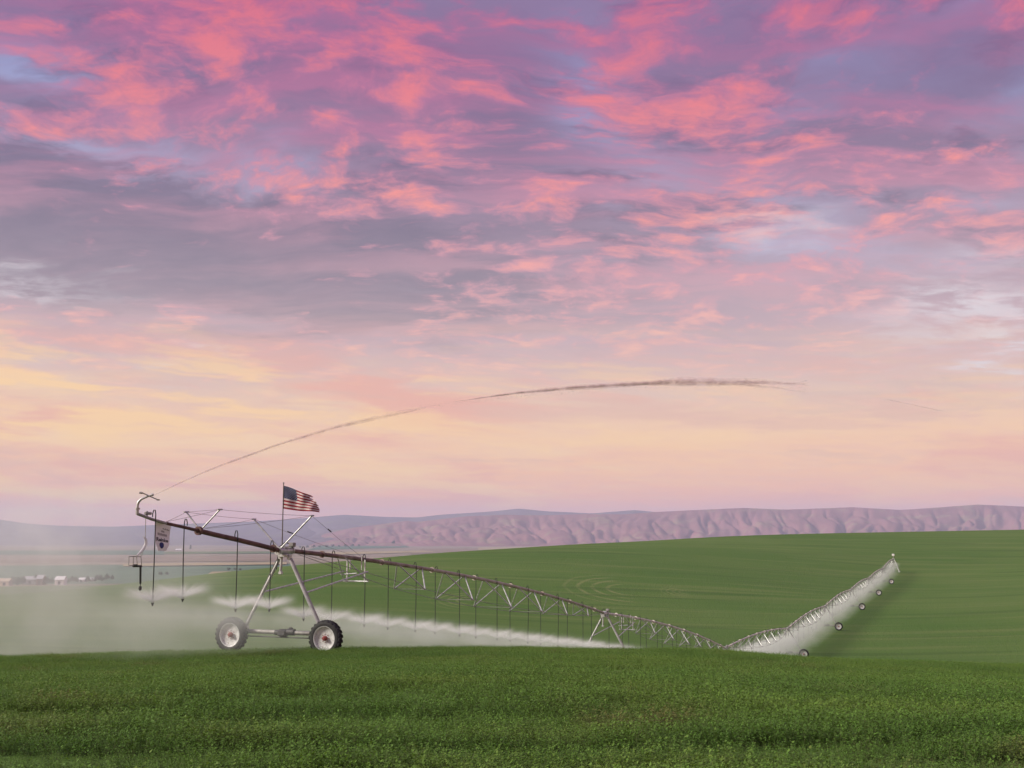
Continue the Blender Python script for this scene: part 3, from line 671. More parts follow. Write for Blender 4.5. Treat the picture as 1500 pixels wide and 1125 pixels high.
for i in (0, 1):
    sg = (-1, 1)[i]
    stay(A_[i], B_[i]); stay((s_cpl + .25, sg * .1, oz(s_cpl) + .08), B_[i]); stay((ps[2][0], 0, oz(ps[2][0]) + .05), A_[i])
    e = (6.2, sg * .12, PIPE_Z[0] + (PIPE_Z[1] - PIPE_Z[0]) * 6.2 / LSP + arch(6.2 / LSP) + .1); stay(B_[i], e)
    tb = MB(); m1 = L_(*B_[i]).lerp(L_(*e), .30); m2 = L_(*B_[i]).lerp(L_(*e), .36); tb.tube(m1, m2, .022, n=6); tb.build('turnbuckle', dark_m, oh)
m_ = MB(); m_.tube(L_(*A_[0]), L_(*A_[1]), .0065, n=5); m_.build('stay_cable', cable_m, oh)
oh_noz = []
for px, py, sg in ((223, 886, 1), (266, 880, -1), (345, 895, 1), (394, 895, -1)):
    s, zn = hit(px, py, sg * .13); drop(oh, ob, s, sg * .13, oz(s), zn + .12, 0); oh_noz.append((s, sg, zn))
# end gun: riser, swivel, bent barrel pointing up to the right, splash arm and counterweight
gb = L_(s_end, 0, oz(s_end))
JET = Vector((math.cos(R(4)), math.sin(R(4)), 0))
g = MB(); g.sweep([gb + DIRS * .05, gb, gb + Z * .06, gb + Z * .20], [.052, .055, .055, .05], 12); g.lathe([(.14, .045), (.14, .085), (.20, .085), (.20, .045)], gb, Z, 14); g.build('gun_riser', galv, oh)
g = MB(); c0 = gb + Z * .20; UP = (JET * math.cos(R(22)) + Z * math.sin(R(22)))
bar = [c0, c0 + Z * .10, c0 + Z * .20 + JET * .03, c0 + Z * .29 + JET * .11, c0 + Z * .33 + JET * .20]; muz = bar[-1] + UP * .34
g.sweep(bar + [muz], [.045, .048, .048, .044, .038, .022], 12); g.lathe([(-.06, .028), (-.06, .046), (0, .046), (.0, .02)], muz, UP, 12); g.build('gun_barrel', galv, oh)
g = MB(); cr = bar[-1] + UP * .16 + Z * .02
g.tube(cr - JET * .22 + Z * .10, cr + JET * .30 - Z * .13, .020, n=8); g.box(cr + JET * .33 - Z * .14, (.10, .07, .05), (JET, JET.cross(Z), Z), bev=.01); g.tube(cr - JET * .20 + Z * .09, cr - JET * .30 + Z * .10, .036, n=8)
g.tube(cr, cr + DIRT.cross(Z) * .1, .018, n=6); g.build('splash_arm', galv_old, oh)
g = MB(); g.box(gb + Z * .02 + DIRS * .55, (.10, .32, .10), (DIRT, DIRS, Z), bev=.02); g.tube(gb + DIRS * .5 - Z * .12, gb + DIRS * .5 + Z * .10, .03, n=8); g.build('booster_valve', galv_old, oh)

# the hanging drain rig near the end gun: thin hose, wire cage with a clamp, weighted black pipe
sr, zr = hit(203, 830); rb = plan(sr); rb.z = hit(203, 866)[1]
rig = thing('hanging_drain', 'wire cage with a black weighted pipe hanging under the spray gun', 'hose rig', rb)
def Rg(px, py): s, z = hit(px, py); return plan(s) + Z * z - rb
top_s, _ = hit(213.5, 757); topz = oz(top_s)
m_ = MB(); m_.sweep([plan(top_s) + Z * (topz - .03) - rb, Rg(213.2, 772), Rg(212.6, 800), Rg(208, 812), Rg(205.5, 816)], .011, 6); m_.build('hose', galv_old, rig)
m_ = MB(); c1, c2, c3, c4 = Rg(195.5, 815), Rg(206.5, 815.5), Rg(207.5, 828), Rg(195, 828)
for a, c in ((c1, c2), (c2, c3), (c3, c4), (c4, c1)): m_.tube(a, c, .013, n=6)
off = DIRT.cross(Z) * .22
for a in (c1, c2, c3, c4): m_.tube(a, a + off, .011, n=6)
for a, c in ((c1, c2), (c2, c3), (c3, c4), (c4, c1)): m_.tube(a + off, c + off, .011, n=6)
m_.build('wire_cage', galv_old, rig)
m_ = MB(); m_.box((c3 + c4) / 2 + off * .5, (.16, .14, .08), bev=.02); m_.tube(c4 - Z * .04, c3 - Z * .04, .028, n=8); m_.build('clamp', noz_m, rig)
m_ = MB(); m_.tube(Rg(205.8, 829), Rg(205.6, 855), .036, n=10); m_.build('black_pipe', hose_m, rig)
m_ = MB(); m_.tube(Rg(205.6, 855), Rg(205.4, 858), .014, n=8); m_.lathe([(0, 0), (0, .04), (-.06, .055), (-.13, .05), (-.16, .0)], Rg(205.4, 858.5), Z, 12); m_.build('weight', noz_m, rig)

# ------------------------------------------------------------------ pivot pyramid at the far end
pp = plan(8 * LSP); pg = TOWER_G[8] 
pv = thing('pivot_pyramid', 'four-legged pivot pyramid with white box on top at the head of the slope', 'irrigation pivot', (pp.x, pp.y, pg), ROT)
for sx in (-1, 1):
    for sy in (-1, 1):
        m_ = MB(); m_.tube((sx * 1.7, sy * 1.7, 0), (sx * .2, sy * .2, CLEAR + .1), .07, n=8); m_.box((sx * 1.7, sy * 1.7, .04), (.4, .4, .1)); m_.build('leg', galv, pv)
for h in (1.3, 2.6):
    q = 1.7 - 1.5 * h / (CLEAR + .1)
    for a, c in (((-q, -q), (q, -q)), ((q, -q), (q, q)), ((q, q), (-q, q)), ((-q, q), (-q, -q))):
        m_ = MB(); m_.tube((*a, h), (*c, h), .035, n=6); m_.build('cross_bar', galv, pv)
m_ = MB(); m_.tube((0, 0, 0), (0, 0, CLEAR + .5), .12, n=12); m_.sweep([(0, 0, CLEAR + .4), (0, -.05, CLEAR + .55), (0, -.4, CLEAR + .4), (0, -.9, CLEAR)], .10, 10); m_.build('riser_pipe', galv_old, pv)
m_ = MB(); m_.tube((0, 0, CLEAR + .5), (0, 0, CLEAR + .9), .06, n=8); m_.box((0, 0, CLEAR + 1.2), (.75, .6, .7), bev=.08); m_.build('collector_box', white_m, pv)

# ------------------------------------------------------------------ flag on its pole over the end tower
fs_, fzt = hit(413.2, 708); fs_ = hit(413.2, 800)[0]; fb_ = plan(fs_); fzb = PIPE_Z[0] + .09; fzt = hit(413.2, 708)[1]
fl = thing('flag', 'frayed striped flag with blue star field flying right from its pole', 'flag', (fb_.x, fb_.y, fzb))
H = fzt - fzb
m_ = MB(); m_.tube((0, 0, -.05), (0, 0, H), .025, .020, 10); m_.lathe([(0, 0), (.0, .03), (.03, .034), (.05, .0)], (0, 0, H), Z, 10); m_.box((0, 0, -.02), (.16, .16, .06), bev=.01); m_.build('flagpole', mat('flagpole_grey', (0.16, 0.15, 0.14), .5, .4, scale=6), fl)
stripe_r = mat('flag_red', (0.22, 0.012, 0.022), .8, var=.22, scale=9); stripe_w = mat('flag_white', (0.56, 0.50, 0.50), .8, var=.14, scale=7, tint=((.30, .22, .22), .56)); canton_b = mat('flag_blue', (0.018, 0.028, 0.085), .8, var=.2, scale=8); star_w = mat('star_white', (0.66, 0.66, 0.68), .8, scale=5)
FW, FH = 1.66, .93; FA = R(-14)                                  # the flag flies to the right and a little towards us
fdir = Vector((math.cos(FA), math.sin(FA), 0)); fnor = Vector((-fdir.y, fdir.x, 0))
def cloth(u, v, off=0.0):
    """u along the fly 0..1, v down the hoist 0..1"""
    x = u * FW * (0.90 + .12 * v) * (1 - .06 * u)
    zt = -.55 * u ** 1.25 - .035 * math.sin(u * 6.0) * u; zb = -FH - .20 * u - .05 * math.sin(u * 5.0 + .5) * u
    z = H - .10 + zt * (1 - v) + zb * v
    d = .075 * math.sin(u * 9.0 - v * 2.2) * min(1, u * 3) + .05 * math.sin(u * 17 + v * 4.5) * u
    return fdir * (.018 + x) + Z * z + fnor * (d + off)
NU, NV = 54, 26
m_ = MB(); idx = {}
for j in range(NV + 1):
    for i in range(NU + 1): idx[i, j] = len(m_.v); m_.v.append(tuple(cloth(i / NU, j / NV)))
rr = random.Random(4)
torn = [0] * NV
for j in range(NV):
    st_ = j // 2; torn[j] = (rr.choice((0, 1, 2)) if st_ > 4 else rr.choice((3, 6, 9, 12)) if st_ in (0, 1, 2) else rr.choice((1, 2, 5)))
for j in range(NV):
    for i in range(NU - torn[j]):
        c_ = 2 if (i < NU * .37 and j < 14) else (0 if (j // 2) % 2 == 0 else 1)
        m_.f.append((idx[i, j], idx[i + 1, j], idx[i + 1, j + 1], idx[i, j + 1])); m_.mi.append(c_)
m_.build('cloth', [stripe_r, stripe_w, canton_b], fl)
st = MB()
for r_ in range(9):
    for c_ in range(6 if r_ % 2 == 0 else 5):
        u0 = (.37 / 12) * (1 + 2 * c_ + (r_ % 2)); v0 = (14 / 26) * (r_ + 1) / 10
        for off in (-.004, .004):
            o0 = cloth(u0, v0, off); du = (cloth(u0 + .01, v0) - cloth(u0, v0)).normalized(); dv = (cloth(u0, v0 + .01) - cloth(u0, v0)).normalized()
            vs_ = [o0] + [o0 + (du * math.sin(math.pi * q / 5) - dv * math.cos(math.pi * q / 5)) * (.019 if q % 2 == 0 else .0078) for q in range(10)]
            st.add(vs_, [(0, 1 + q, 1 + (q + 1) % 10) for q in range(10)])
st.build('stars', star_w, fl)

# ------------------------------------------------------------------ the maker's banner under the overhang
sb0, zb0 = hit(228, 763, -.02); sb1, zb1 = hit(249.5, 770, -.02); zbt = hit(236, 807)[1]
bb = (plan(sb0) + plan(sb1)) / 2; bb.z = zbt
bn_ = thing('banner', 'white tapered banner with dark lettering and a blue disc hanging from the pipe', 'banner', bb)
bx = (plan(sb1) - plan(sb0)); BW_long = bx.length; bx.normalize()
bx = (bx * .55 + Vector((1, 0, 0)) * .45).normalized()           # it swings a little out of line with the pipe
by = Vector((-bx.y, bx.x, 0))
a0_, _ = ray(228, 765); wid_b = (249.5 - 228) / 1714 * bb.y / max(.3, bx.x + .22 * bx.y)
zt0, zt1 = zb0 - bb.z - .02, zb1 - bb.z - .02
def bpt(u, v, off=0.0):
    """u -.5..+.5 across, v 0 top..1 bottom; narrows to a rounded foot"""
    w = 1.0 - .10 * v - .62 * max(0, v - .72) ** 1.15 / .28 ** 1.15 * (.62)
    sh = -.05 * v
    top = zt0 + (zt1 - zt0) * (u + .5); z = top * (1 - v) + v * 0.0 - (0.10 * v * (1 - v)) * u
    bow = .03 * math.sin(v * 5) + .02 * math.sin(u * 4)
    return bx * ((u * w + sh) * wid_b) + Z * z + by * (bow + off)
m_ = MB(); n1, n2 = 12, 24
vs_ = [bpt(i / n1 - .5, j / n2, o_) for o_ in (-.006, .006) for j in range(n2 + 1) for i in range(n1 + 1)]
q_ = (n1 + 1) * (n2 + 1); I = lambda i, j, k_: k_ * q_ + j * (n1 + 1) + i
fs = []
for j in range(n2):
    for i in range(n1): fs += [(I(i, j, 0), I(i + 1, j, 0), I(i + 1, j + 1, 0), I(i, j + 1, 0)), (I(i, j, 1), I(i, j + 1, 1), I(i + 1, j + 1, 1), I(i + 1, j, 1))]
    fs += [(I(0, j, 0), I(0, j + 1, 0), I(0, j + 1, 1), I(0, j, 1)), (I(n1, j, 0), I(n1, j, 1), I(n1, j + 1, 1), I(n1, j + 1, 0))]
for i in range(n1): fs += [(I(i, n2, 0), I(i + 1, n2, 0), I(i + 1, n2, 1), I(i, n2, 1)), (I(i, 0, 0), I(i, 0, 1), I(i + 1, 0, 1), I(i + 1, 0, 0))]
m_.add(vs_, fs); m_.build('cloth', mat('banner_white', (0.80, 0.82, 0.82), .7, var=.05, scale=3), bn_)
ink = mat('banner_ink', (0.035, 0.036, 0.042), .7, scale=6); blue = mat('banner_blue', (0.030, 0.050, 0.200), .6, scale=5, var=.25); grey_ink = mat('banner_grey_ink', (0.16, 0.16, 0.17), .7, scale=6)
def lettering(text, u0, u1, v0, v1, m__, name, bold=0.0):
    """flat letters laid on the near face of the banner"""
    cu = bpy.data.curves.new(name, 'FONT'); cu.body = text; cu.resolution_u = 3; cu.offset = bold
    tmp = bpy.data.objects.new(name + '_curve', cu); dg = bpy.context.evaluated_depsgraph_get(); col.objects.link(tmp); bpy.context.view_layer.update()
    me = bpy.data.meshes.new_from_object(tmp.evaluated_get(bpy.context.evaluated_depsgraph_get())); col.objects.unlink(tmp); bpy.data.objects.remove(tmp); bpy.data.curves.remove(cu)
    co = np.array([v.co[:] for v in me.vertices]); lo = co.min(0); hi = co.max(0)
    for v in me.vertices:
        a = (v.co.x - lo[0]) / (hi[0] - lo[0]); c_ = (v.co.y - lo[1]) / max(1e-6, hi[1] - lo[1])
        v.co = bpt(u0 + (u1 - u0) * a, v1 + (v0 - v1) * c_, -.010)
    me.materials.clear(); me.materials.append(m__); me.update()
    return link(name, me, bn_)
_m = MB()                                                        # a worn line of print: only strokes are left
for q in range(9):
    u0 = -.02 + .052 * q; h0 = .15 + .012 * (q % 3); _m.add([bpt(u0, h0, -.010), bpt(u0 + .036, h0, -.010), bpt(u0 + .036, .20, -.010), bpt(u0, .20, -.010)], [(0, 1, 2, 3)])
_m.build('worn_print', grey_ink, bn_, smooth=False)
for (n_, ua, ub, va, vb) in ((3, -.10, .12, .25, .32), (7, -.34, .32, .36, .45)):     # two more lines too worn to read
    _m = MB(); st_w = (ub - ua) / n_
    for q in range(n_):
        u0 = ua + st_w * q; w_ = st_w * .26
        for (x0, x1, y0, y1) in ((u0, u0 + w_, va, vb), (u0 + w_ * 1.9, u0 + w_ * 2.9, va + (vb - va) * (.15 * (q % 2)), vb)):
            _m.add([bpt(x0, y0, -.010), bpt(x1, y0, -.010), bpt(x1, y1, -.010), bpt(x0, y1, -.010)], [(0, 1, 2, 3)])
    _m.build('worn_print', grey_ink, bn_, smooth=False)
lettering('Reinke', -.43, .40, .525, .665, ink, 'lettering', .03)
d_ = MB(); cc = (-.06, .80); vs_ = [bpt(*cc, -.011)] + [bpt(cc[0] + .185 * math.cos(q * math.pi / 16), cc[1] + .115 * math.sin(q * math.pi / 16), -.011) for q in range(32)]
d_.add(vs_, [(0, 1 + q, 1 + (q + 1) % 32) for q in range(32)]); d_.build('blue_disc', blue, bn_)
d_ = MB(); vs_ = []
for q in range(33):
    for k_ in (.78, .92): vs_.append(bpt(cc[0] + .185 * k_ * math.cos(q * math.pi / 24 - .9), cc[1] + .115 * k_ * math.sin(q * math.pi / 24 - .9), -.014))
d_.add(vs_, [(2 * q, 2 * q + 1, 2 * q + 3, 2 * q + 2) for q in range(32)]); d_.build('disc_rim_mark', mat('banner_navy', (.012, .016, .05), .6, scale=4), bn_)

# ================================================================== distant farm things on the plain
wall_m = [mat('barn_cream', (0.56, 0.49, 0.37), .8, scale=.4), mat('barn_grey', (0.30, 0.29, 0.29), .8, scale=.4), mat('house_white', (0.66, 0.65, 0.62), .8, scale=.4), mat('barn_brown', (0.20, 0.14, 0.12), .8, scale=.4)]
roof_m = [mat('roof_white', (0.74, 0.74, 0.74), .5, scale=.5), mat('roof_grey', (0.42, 0.43, 0.45), .5, .2, scale=.5), mat('roof_tan', (0.46, 0.38, 0.29), .7, scale=.5)]
door_m = mat('barn_door_dark', (0.08, 0.075, 0.07), .7, scale=.8)
def farm_building(px, py, w_px, h_px, wm, rm, label, name='farm_building', cat='building', pitch=.35, depth=9.0, rz=0.0):
    X, Y, Zp = on_plain(px, py); k = Y / 1714; w = w_px * k; h = h_px * k; wh = h * (1 - pitch)
    o = thing(name, label, cat, (X, Y, Zp - .2), rz, 'farm buildings in the valley'); d = depth
    b = MB(); b.box((0, 0, wh / 2), (w, d, wh)); b.add([(-w / 2, -d / 2, wh), (-w / 2, d / 2, wh), (-w / 2, 0, h - .3)], [(0, 2, 1)]); b.add([(w / 2, -d / 2, wh), (w / 2, d / 2, wh), (w / 2, 0, h - .3)], [(0, 1, 2)]); b.build('wall', wall_m[wm], o, smooth=False)
    for sg in (-1, 1):
        r = MB(); e = Vector((0, sg * (d / 2 + .5), wh - .25)); t_ = Vector((0, 0, h)); sl = (t_ - e); L = sl.length; n = sl.cross(Vector((1, 0, 0))).normalized()
        r.box((e + t_) / 2, (w + 1.0, L, .18), (Vector((1, 0, 0)), sl.normalized(), n)); r.build('roof', roof_m[rm], o, smooth=False)
    n = max(1, int(w // 7))
    for i in range(n):
        m_ = MB(); xx = (i + .5) / n * w - w / 2; m_.box((xx, -d / 2 - .03, wh * .42), (min(2.4, w / n * .5), .12, wh * .55)); m_.build('door' if i == n // 2 else 'window', door_m, o, smooth=False)
    return o
farm_building(2, 858, 27, 11, 0, 2, 'long cream shed at the left edge of the valley')
farm_building(46, 856, 20, 12, 1, 1, 'wide grey barn among trees, pale roof, near the cream shed')
farm_building(60, 857, 9, 15, 3, 1, 'tall narrow brown barn between the grey barn and white-roofed house')
farm_building(89, 857, 13, 13, 2, 0, 'small house with a bright white roof left of the spray')
farm_building(121, 853, 8, 7, 2, 0, 'small white shed right of the white-roofed house')
farm_building(134, 852, 10, 6, 1, 1, 'low grey shed at the right end of the farmstead')
farm_building(262, 807.5, 9, 3.6, 2, 0, 'tiny white building on the plain behind the banner', depth=20)
farm_building(726, 798.2, 13, 2.6, 2, 0, 'long white building at the foot of the pink mountains', depth=40)

leaf_m = mat('tree_leaf', (0.050, 0.085, 0.036), .8, var=.35, scale=.5)
bark_m = mat('tree_bark', (0.10, 0.075, 0.06), .9, scale=1)
def tree_meshes(seed, wide):
    rg = np.random.default_rng(seed); n = 900
    b = MB(); b.tube((0, 0, 0), (.1, 0, 4.2), .28, .12, 8)
    for i in range(6):
        a = rg.uniform(0, 6.28); b.tube((0, 0, 1.8 + .4 * i), (math.cos(a) * 2 * wide, math.sin(a) * 2 * wide, 4 + .5 * i), .10, .03, 5)
    trunk = b.mesh('trunk', bark_m)
    cl = rg.normal(0, 1, (16, 3)) * (1.6 * wide, 1.6 * wide, 1.7) + (0, 0, 5.4)
    c = cl[rg.integers(0, 16, n)] + rg.normal(0, .75, (n, 3)); c[:, 2] = np.maximum(c[:, 2], 1.2)
    v = []; f = []
    for i in range(n):
        d1 = rg.normal(0, 1, 3); d1 /= np.linalg.norm(d1); d2 = np.cross(d1, rg.normal(0, 1, 3)); d2 /= np.linalg.norm(d2); sz = rg.uniform(.3, .6); k = len(v)
        v += [tuple(c[i] + d1 * sz), tuple(c[i] + d2 * sz * .6), tuple(c[i] - d1 * sz), tuple(c[i] - d2 * sz * .6)]; f.append((k, k + 1, k + 2, k + 3))
    b = MB(); b.add(v, f); return trunk, b.mesh('crown', leaf_m, smooth=False)
TM = [tree_meshes(3, 1.0), tree_meshes(5, 1.5), tree_meshes(9, .62)]
def tree(px, py, h_px, kind, label, group=None):
    X, Y, Zp = on_plain(px, py); sc = max(.2, h_px * Y / 1714 / 8.6)
    o = thing('tree', label, 'tree', (X, Y, Zp), random.uniform(0, 6), group); o.scale = (sc, sc, sc)
    link('trunk', TM[kind][0], o); link('crown', TM[kind][1], o)
ORDN = 'first second third fourth fifth sixth seventh eighth ninth tenth eleventh twelfth thirteenth fourteenth'.split()
for i, (px, py, h) in enumerate(((19, 857, 12), (26, 858, 13), (33, 857, 11), (53, 856, 12), (68, 857, 11), (76, 857, 9), (99, 855, 8), (106, 854.5, 9), (113, 854, 9), (128, 853, 8), (141, 852.5, 9), (149, 852, 10), (157, 851, 9), (165, 850.5, 7))):
    tree(px, py, h, random.choice((0, 1)), '%s tree from the left in the row along the hazy farmstead' % ORDN[i], 'trees round the farmstead')
for px, py, h, kd, lb in ((236, 843, 6, 1, 'rounded dark bush on the valley field below the banner'), (245, 842.5, 5, 1, 'lower dark bush right of the rounded one, below the banner'),
        (335, 836, 5, 1, 'broad dark bush standing left of the third drop hose'), (344, 835.5, 4, 1, 'low dark bush touching the third drop hose'), (352, 836, 4, 1, 'low dark bush just right of the third drop hose'),
        (279, 805.5, 6, 2, 'tree beside the tiny white building on the plain'), (548, 798.5, 5, 2, 'small lone tree at the foot of the mountains, right of the flag'), (576, 799.5, 7, 2, 'taller lone tree at the foot of the mountains above the brown span'),
        (664, 815.5, 3, 1, 'small dark bush on the tan plain above the truss'), (690, 815.5, 4, 1, 'left bush of the pair on the tan plain above the truss'), (697, 815.2, 4, 1, 'right bush of the pair on the tan plain above the truss')):
    tree(px, py, h, kd, lb, 'lone trees on the plain')
for i in range(9): tree(776 + 4.6 * i, 798.2 + .02 * i, 2.6, 1, '%s tree from the left in the dark row at the foot of the pink mountains' % ORDN[i], 'row of trees at the mountain foot')
for i in range(10): tree(440 + 9.5 * i, 803 - .25 * i, 3.6 + (i * 7 % 3) * .6, 1, '%s tree from the left in the far belt just right of the flag tower' % ORDN[i], 'belt of trees across the plain')

# ================================================================== the standing crop in front (alfalfa), scattered leaf clumps
def crop_material(name, a, b_, c_):
    m = bpy.data.materials.new(name); m.use_nodes = True; t = NT(m.node_tree); b = t.n['Principled BSDF']
    P = t.add('ShaderNodeNewGeometry').outputs['Position']
    big = t.noise(t.vm('MULTIPLY', P, (.45, 1, 0)), .22, 4, .55); pat = t.noise(t.vm('MULTIPLY', P, (.3, 1, 0)), .9, 4, .6)
    rnd = t.add('ShaderNodeObjectInfo').outputs['Random']
    k = t.mix(t.smooth(big, .38, .64), (*a, 1), (*b_, 1)); k = t.mix(t.m('MULTIPLY', t.smooth(pat, .52, .72), .55), k, (*c_, 1))
    k = t.mix(t.m('MULTIPLY', rnd, .35), k, (*[v * .62 for v in a], 1))
    dry = t.noise(t.vm('ADD', t.vm('MULTIPLY', P, (.55, 1, 0)), (3.7, 14.2, 0)), .55, 5, .6)
    k = t.mix(t.m('MULTIPLY', t.smooth(dry, .57, .70), .75), k, (.20, .165, .065, 1))
    t.put(b.inputs['Base Color'], k); b.inputs['Roughness'].default_value = .62; b.inputs['Specular IOR Level'].default_value = .25
    tr = t.add('ShaderNodeBsdfTranslucent'); t.put(tr.inputs['Color'], t.mix(.5, k, (.16, .26, .03, 1)))
    mx = t.add('ShaderNodeMixShader'); mx.inputs[0].default_value = .28; out = t.n['Material Output']
    t.l.new(b.outputs[0], mx.inputs[1]); t.l.new(tr.outputs[0], mx.inputs[2]); t.l.new(mx.outputs[0], out.inputs['Surface']); return m
CM = crop_material('alfalfa_leaf', (.100, .215, .032), (.150, .270, .040), (.240, .285, .060))
stem_m = mat('alfalfa_stem', (.12, .15, .05), .8, scale=4)
def clump(seed):
    rg = np.random.default_rng(seed); b = MB()
    for s_ in range(9):
        a = rg.uniform(0, 6.28); r = rg.uniform(0, .10); lean = rg.normal(0, .07, 2); h = rg.uniform(.12, .23)
        p0 = np.array([math.cos(a) * r, math.sin(a) * r, -.02]); p1 = p0 + (lean[0] + math.cos(a) * .05, lean[1] + math.sin(a) * .05, h)
        b.add([p0 + (.002, 0, 0), p0 - (.002, 0, 0), p1], [(0, 1, 2)], 1)
        for q in range(13):
            f = rg.uniform(.3, 1.02); c = p0 + (p1 - p0) * f; az_ = rg.uniform(0, 6.28); el_ = rg.uniform(-.2, .9); L = rg.uniform(.010, .020)
            d = np.array([math.cos(az_) * math.cos(el_), math.sin(az_) * math.cos(el_), math.sin(el_)]); w = np.cross(d, (0, 0, 1)); w = w / (np.linalg.norm(w) + 1e-6) * L * .42; c = c + d * .006
            b.add([c, c + d * L * .55 + w, c + d * L * 1.25, c + d * L * .55 - w], [(0, 1, 2, 3)], 0)
    return bpy.data.objects.new('alfalfa_clump', b.mesh('alfalfa_clump', [CM, stem_m], smooth=False))
clumps = bpy.data.collections.new('alfalfa_clumps')
for i in range(5): clumps.objects.link(clump(20 + i))
cyv = np.concatenate([np.linspace(4.5, 20, 30), np.linspace(20.6, 66, 60)]); cwv = np.linspace(-1, 1, 90)
CY, CW = np.meshgrid(cyv, cwv, indexing='ij'); CX = CW * (5.0 + .52 * CY)
crop = link('alfalfa_crop', grid_mesh('alfalfa_crop', CX, CY, ground(CX, CY) + .005, CM)); tag(crop, 'low green alfalfa crop covering the foreground', 'crop', kind='stuff')
ng = bpy.data.node_groups.new('scatter_crop', 'GeometryNodeTree')
ng.interface.new_socket('Geometry', in_out='INPUT', socket_type='NodeSocketGeometry'); ng.interface.new_socket('Geometry', in_out='OUTPUT', socket_type='NodeSocketGeometry')
g = NT(ng); gi = g.add('NodeGroupInput'); go = g.add('NodeGroupOutput')
dp = g.add('GeometryNodeDistributePointsOnFaces'); dp.distribute_method = 'RANDOM'
pos = g.add('GeometryNodeInputPosition').outputs[0]; gx_, gy_, gz_ = g.sep(pos)
mr = g.add('ShaderNodeMapRange'); g.put(mr.inputs['Value'], gy_); mr.inputs['From Min'].default_value = 7; mr.inputs['From Max'].default_value = 30; mr.inputs['To Min'].default_value = 150; mr.inputs['To Max'].default_value = 75
gp_n = g.noise(g.vm('MULTIPLY', pos, (.12, .8, 0)), 1.5, 3, .55)
dens = g.m('MULTIPLY', mr.outputs[0], g.smooth(gp_n, .30, .48, .35, 1.0))
g.put(dp.inputs['Density'], dens); g.l.new(gi.outputs[0], dp.inputs['Mesh'])
ci = g.add('GeometryNodeCollectionInfo'); ci.inputs['Collection'].default_value = clumps; ci.inputs['Separate Children'].default_value = True; ci.inputs['Reset Children'].default_value = True
ip = g.add('GeometryNodeInstanceOnPoints'); g.l.new(dp.outputs['Points'], ip.inputs['Points']); g.l.new(ci.outputs[0], ip.inputs['Instance']); ip.inputs['Pick Instance'].default_value = True
rv = g.add('FunctionNodeRandomValue', data_type='FLOAT_VECTOR'); rv.inputs[0].default_value = (-.15, -.15, 0); rv.inputs[1].default_value = (.15, .15, 6.283); g.l.new(rv.outputs[0], ip.inputs['Rotation'])
rs = g.add('FunctionNodeRandomValue', data_type='FLOAT'); rs.inputs[2].default_value = .75; rs.inputs[3].default_value = 1.2
pos2 = g.add('GeometryNodeInputPosition').outputs[0]
n2_ = g.noise(g.vm('MULTIPLY', pos2, (.12, .8, 0)), 1.5, 3, .55); n3_ = g.noise(pos2, 1.1, 3, .5)
g.put(ip.inputs['Scale'], g.m('MULTIPLY', rs.outputs[1], g.m('MULTIPLY', g.smooth(n2_, .40, .57, .36, 1.15), g.smooth(n3_, .3, .7, .85, 1.12))))
g.l.new(ip.outputs[0], go.inputs[0])
md = crop.modifiers.new('scatter', 'NODES'); md.node_group = ng

# ================================================================== water: gun jets
def water_mat(name, color, alpha, rough=.3):
    m = bpy.data.materials.new(name); m.use_nodes = True; t = NT(m.node_tree); b = t.n['Principled BSDF']
    co = t.add('ShaderNodeTexCoord').outputs['Object']; n = t.noise(co, 2.5, 5, .6)
    b.inputs['Base Color'].default_value = (*color, 1); b.inputs['Roughness'].default_value = rough; t.put(b.inputs['Alpha'], t.smooth(n, .36, .64, alpha * .4, alpha)); return m
jet_m = water_mat('jet_water', (.72, .58, .58), .085); mist_jet = water_mat('jet_remnant', (.60, .50, .50), .09)
drop_m = water_mat('water_drops', (.70, .60, .58), .30)
jo = ob + muz
def jet_at(f):
    """the arc of the end gun's jet, read off the photo and laid in the upright plane the gun points along"""
    return jp(f)
jx = np.array([218, 300, 400, 500, 640, 760, 880, 1000, 1090, 1150, 1180, 1260, 1380]); jy = np.array([729, 690, 653, 622, 592, 575, 564.5, 557.5, 558, 561, 563, 577, 602.])
dq = JET.xy
def jet_plane(px, py):
    a, b = ray(px, py); s = (a * jo.y - jo.x) / (dq.x - a * dq.y); Y = jo.y + dq.y * s
    return Vector((jo.x + dq.x * s, Y, EYE + b * Y))
jpts = [jet_plane(a, b) for a, b in zip(jx, jy)]
fr = np.linspace(0, 1, len(jpts))
jt = (jx - jx[0]) / (jx[-1] - jx[0])
def jp(f): return Vector([float(np.interp(f, jt, [p[i] for p in jpts])) for i in range(3)])
def smooth_jp(f): return (jp(max(0, f - .03)) + jp(f) * 2 + jp(min(1, f + .03))) / 4 if .03 < f < .97 else jp(f)
rgj = np.random.default_rng(2)
jet = thing('water_jet', 'long arc of water thrown right across the sky by the spray gun', 'water jet', jo)
def strand(f0, f1, n, R0, R1, thin, sag, seed):
    """one wandering ribbon of broken water inside the plume"""
    rg = np.random.default_rng(seed); F = np.linspace(f0, f1, n); off = np.zeros((n, 3)); v = rg.normal(0, .3, 3)
    for i in range(1, n): v = v * .88 + rg.normal(0, .25, 3); off[i] = off[i - 1] * .90 + v * .5
    pts = []; rad = []
    for i, f in enumerate(F):
        e = (f - f0) / (f1 - f0); Rr = R0 + (R1 - R0) * e; p = smooth_jp(f) - jo
        pts.append(p + Vector(off[i]) * Rr * .17 - Z * (sag * e * e)); rad.append(max(.002, Rr * thin * rg.uniform(.65, 1.3) * min(1, .25 + e * 9) * min(1, (1 - e) * 7 + .04)))
    b = MB(); b.sweep(pts, rad, 8, cap=True); return b
for i in range(6): strand(0, .366 - .012 * i, 110, .016, .07, (.9, .7, .55, .6, .5, .45)[i], .02 * i, 40 + i).build('jet_stream', jet_m, jet)
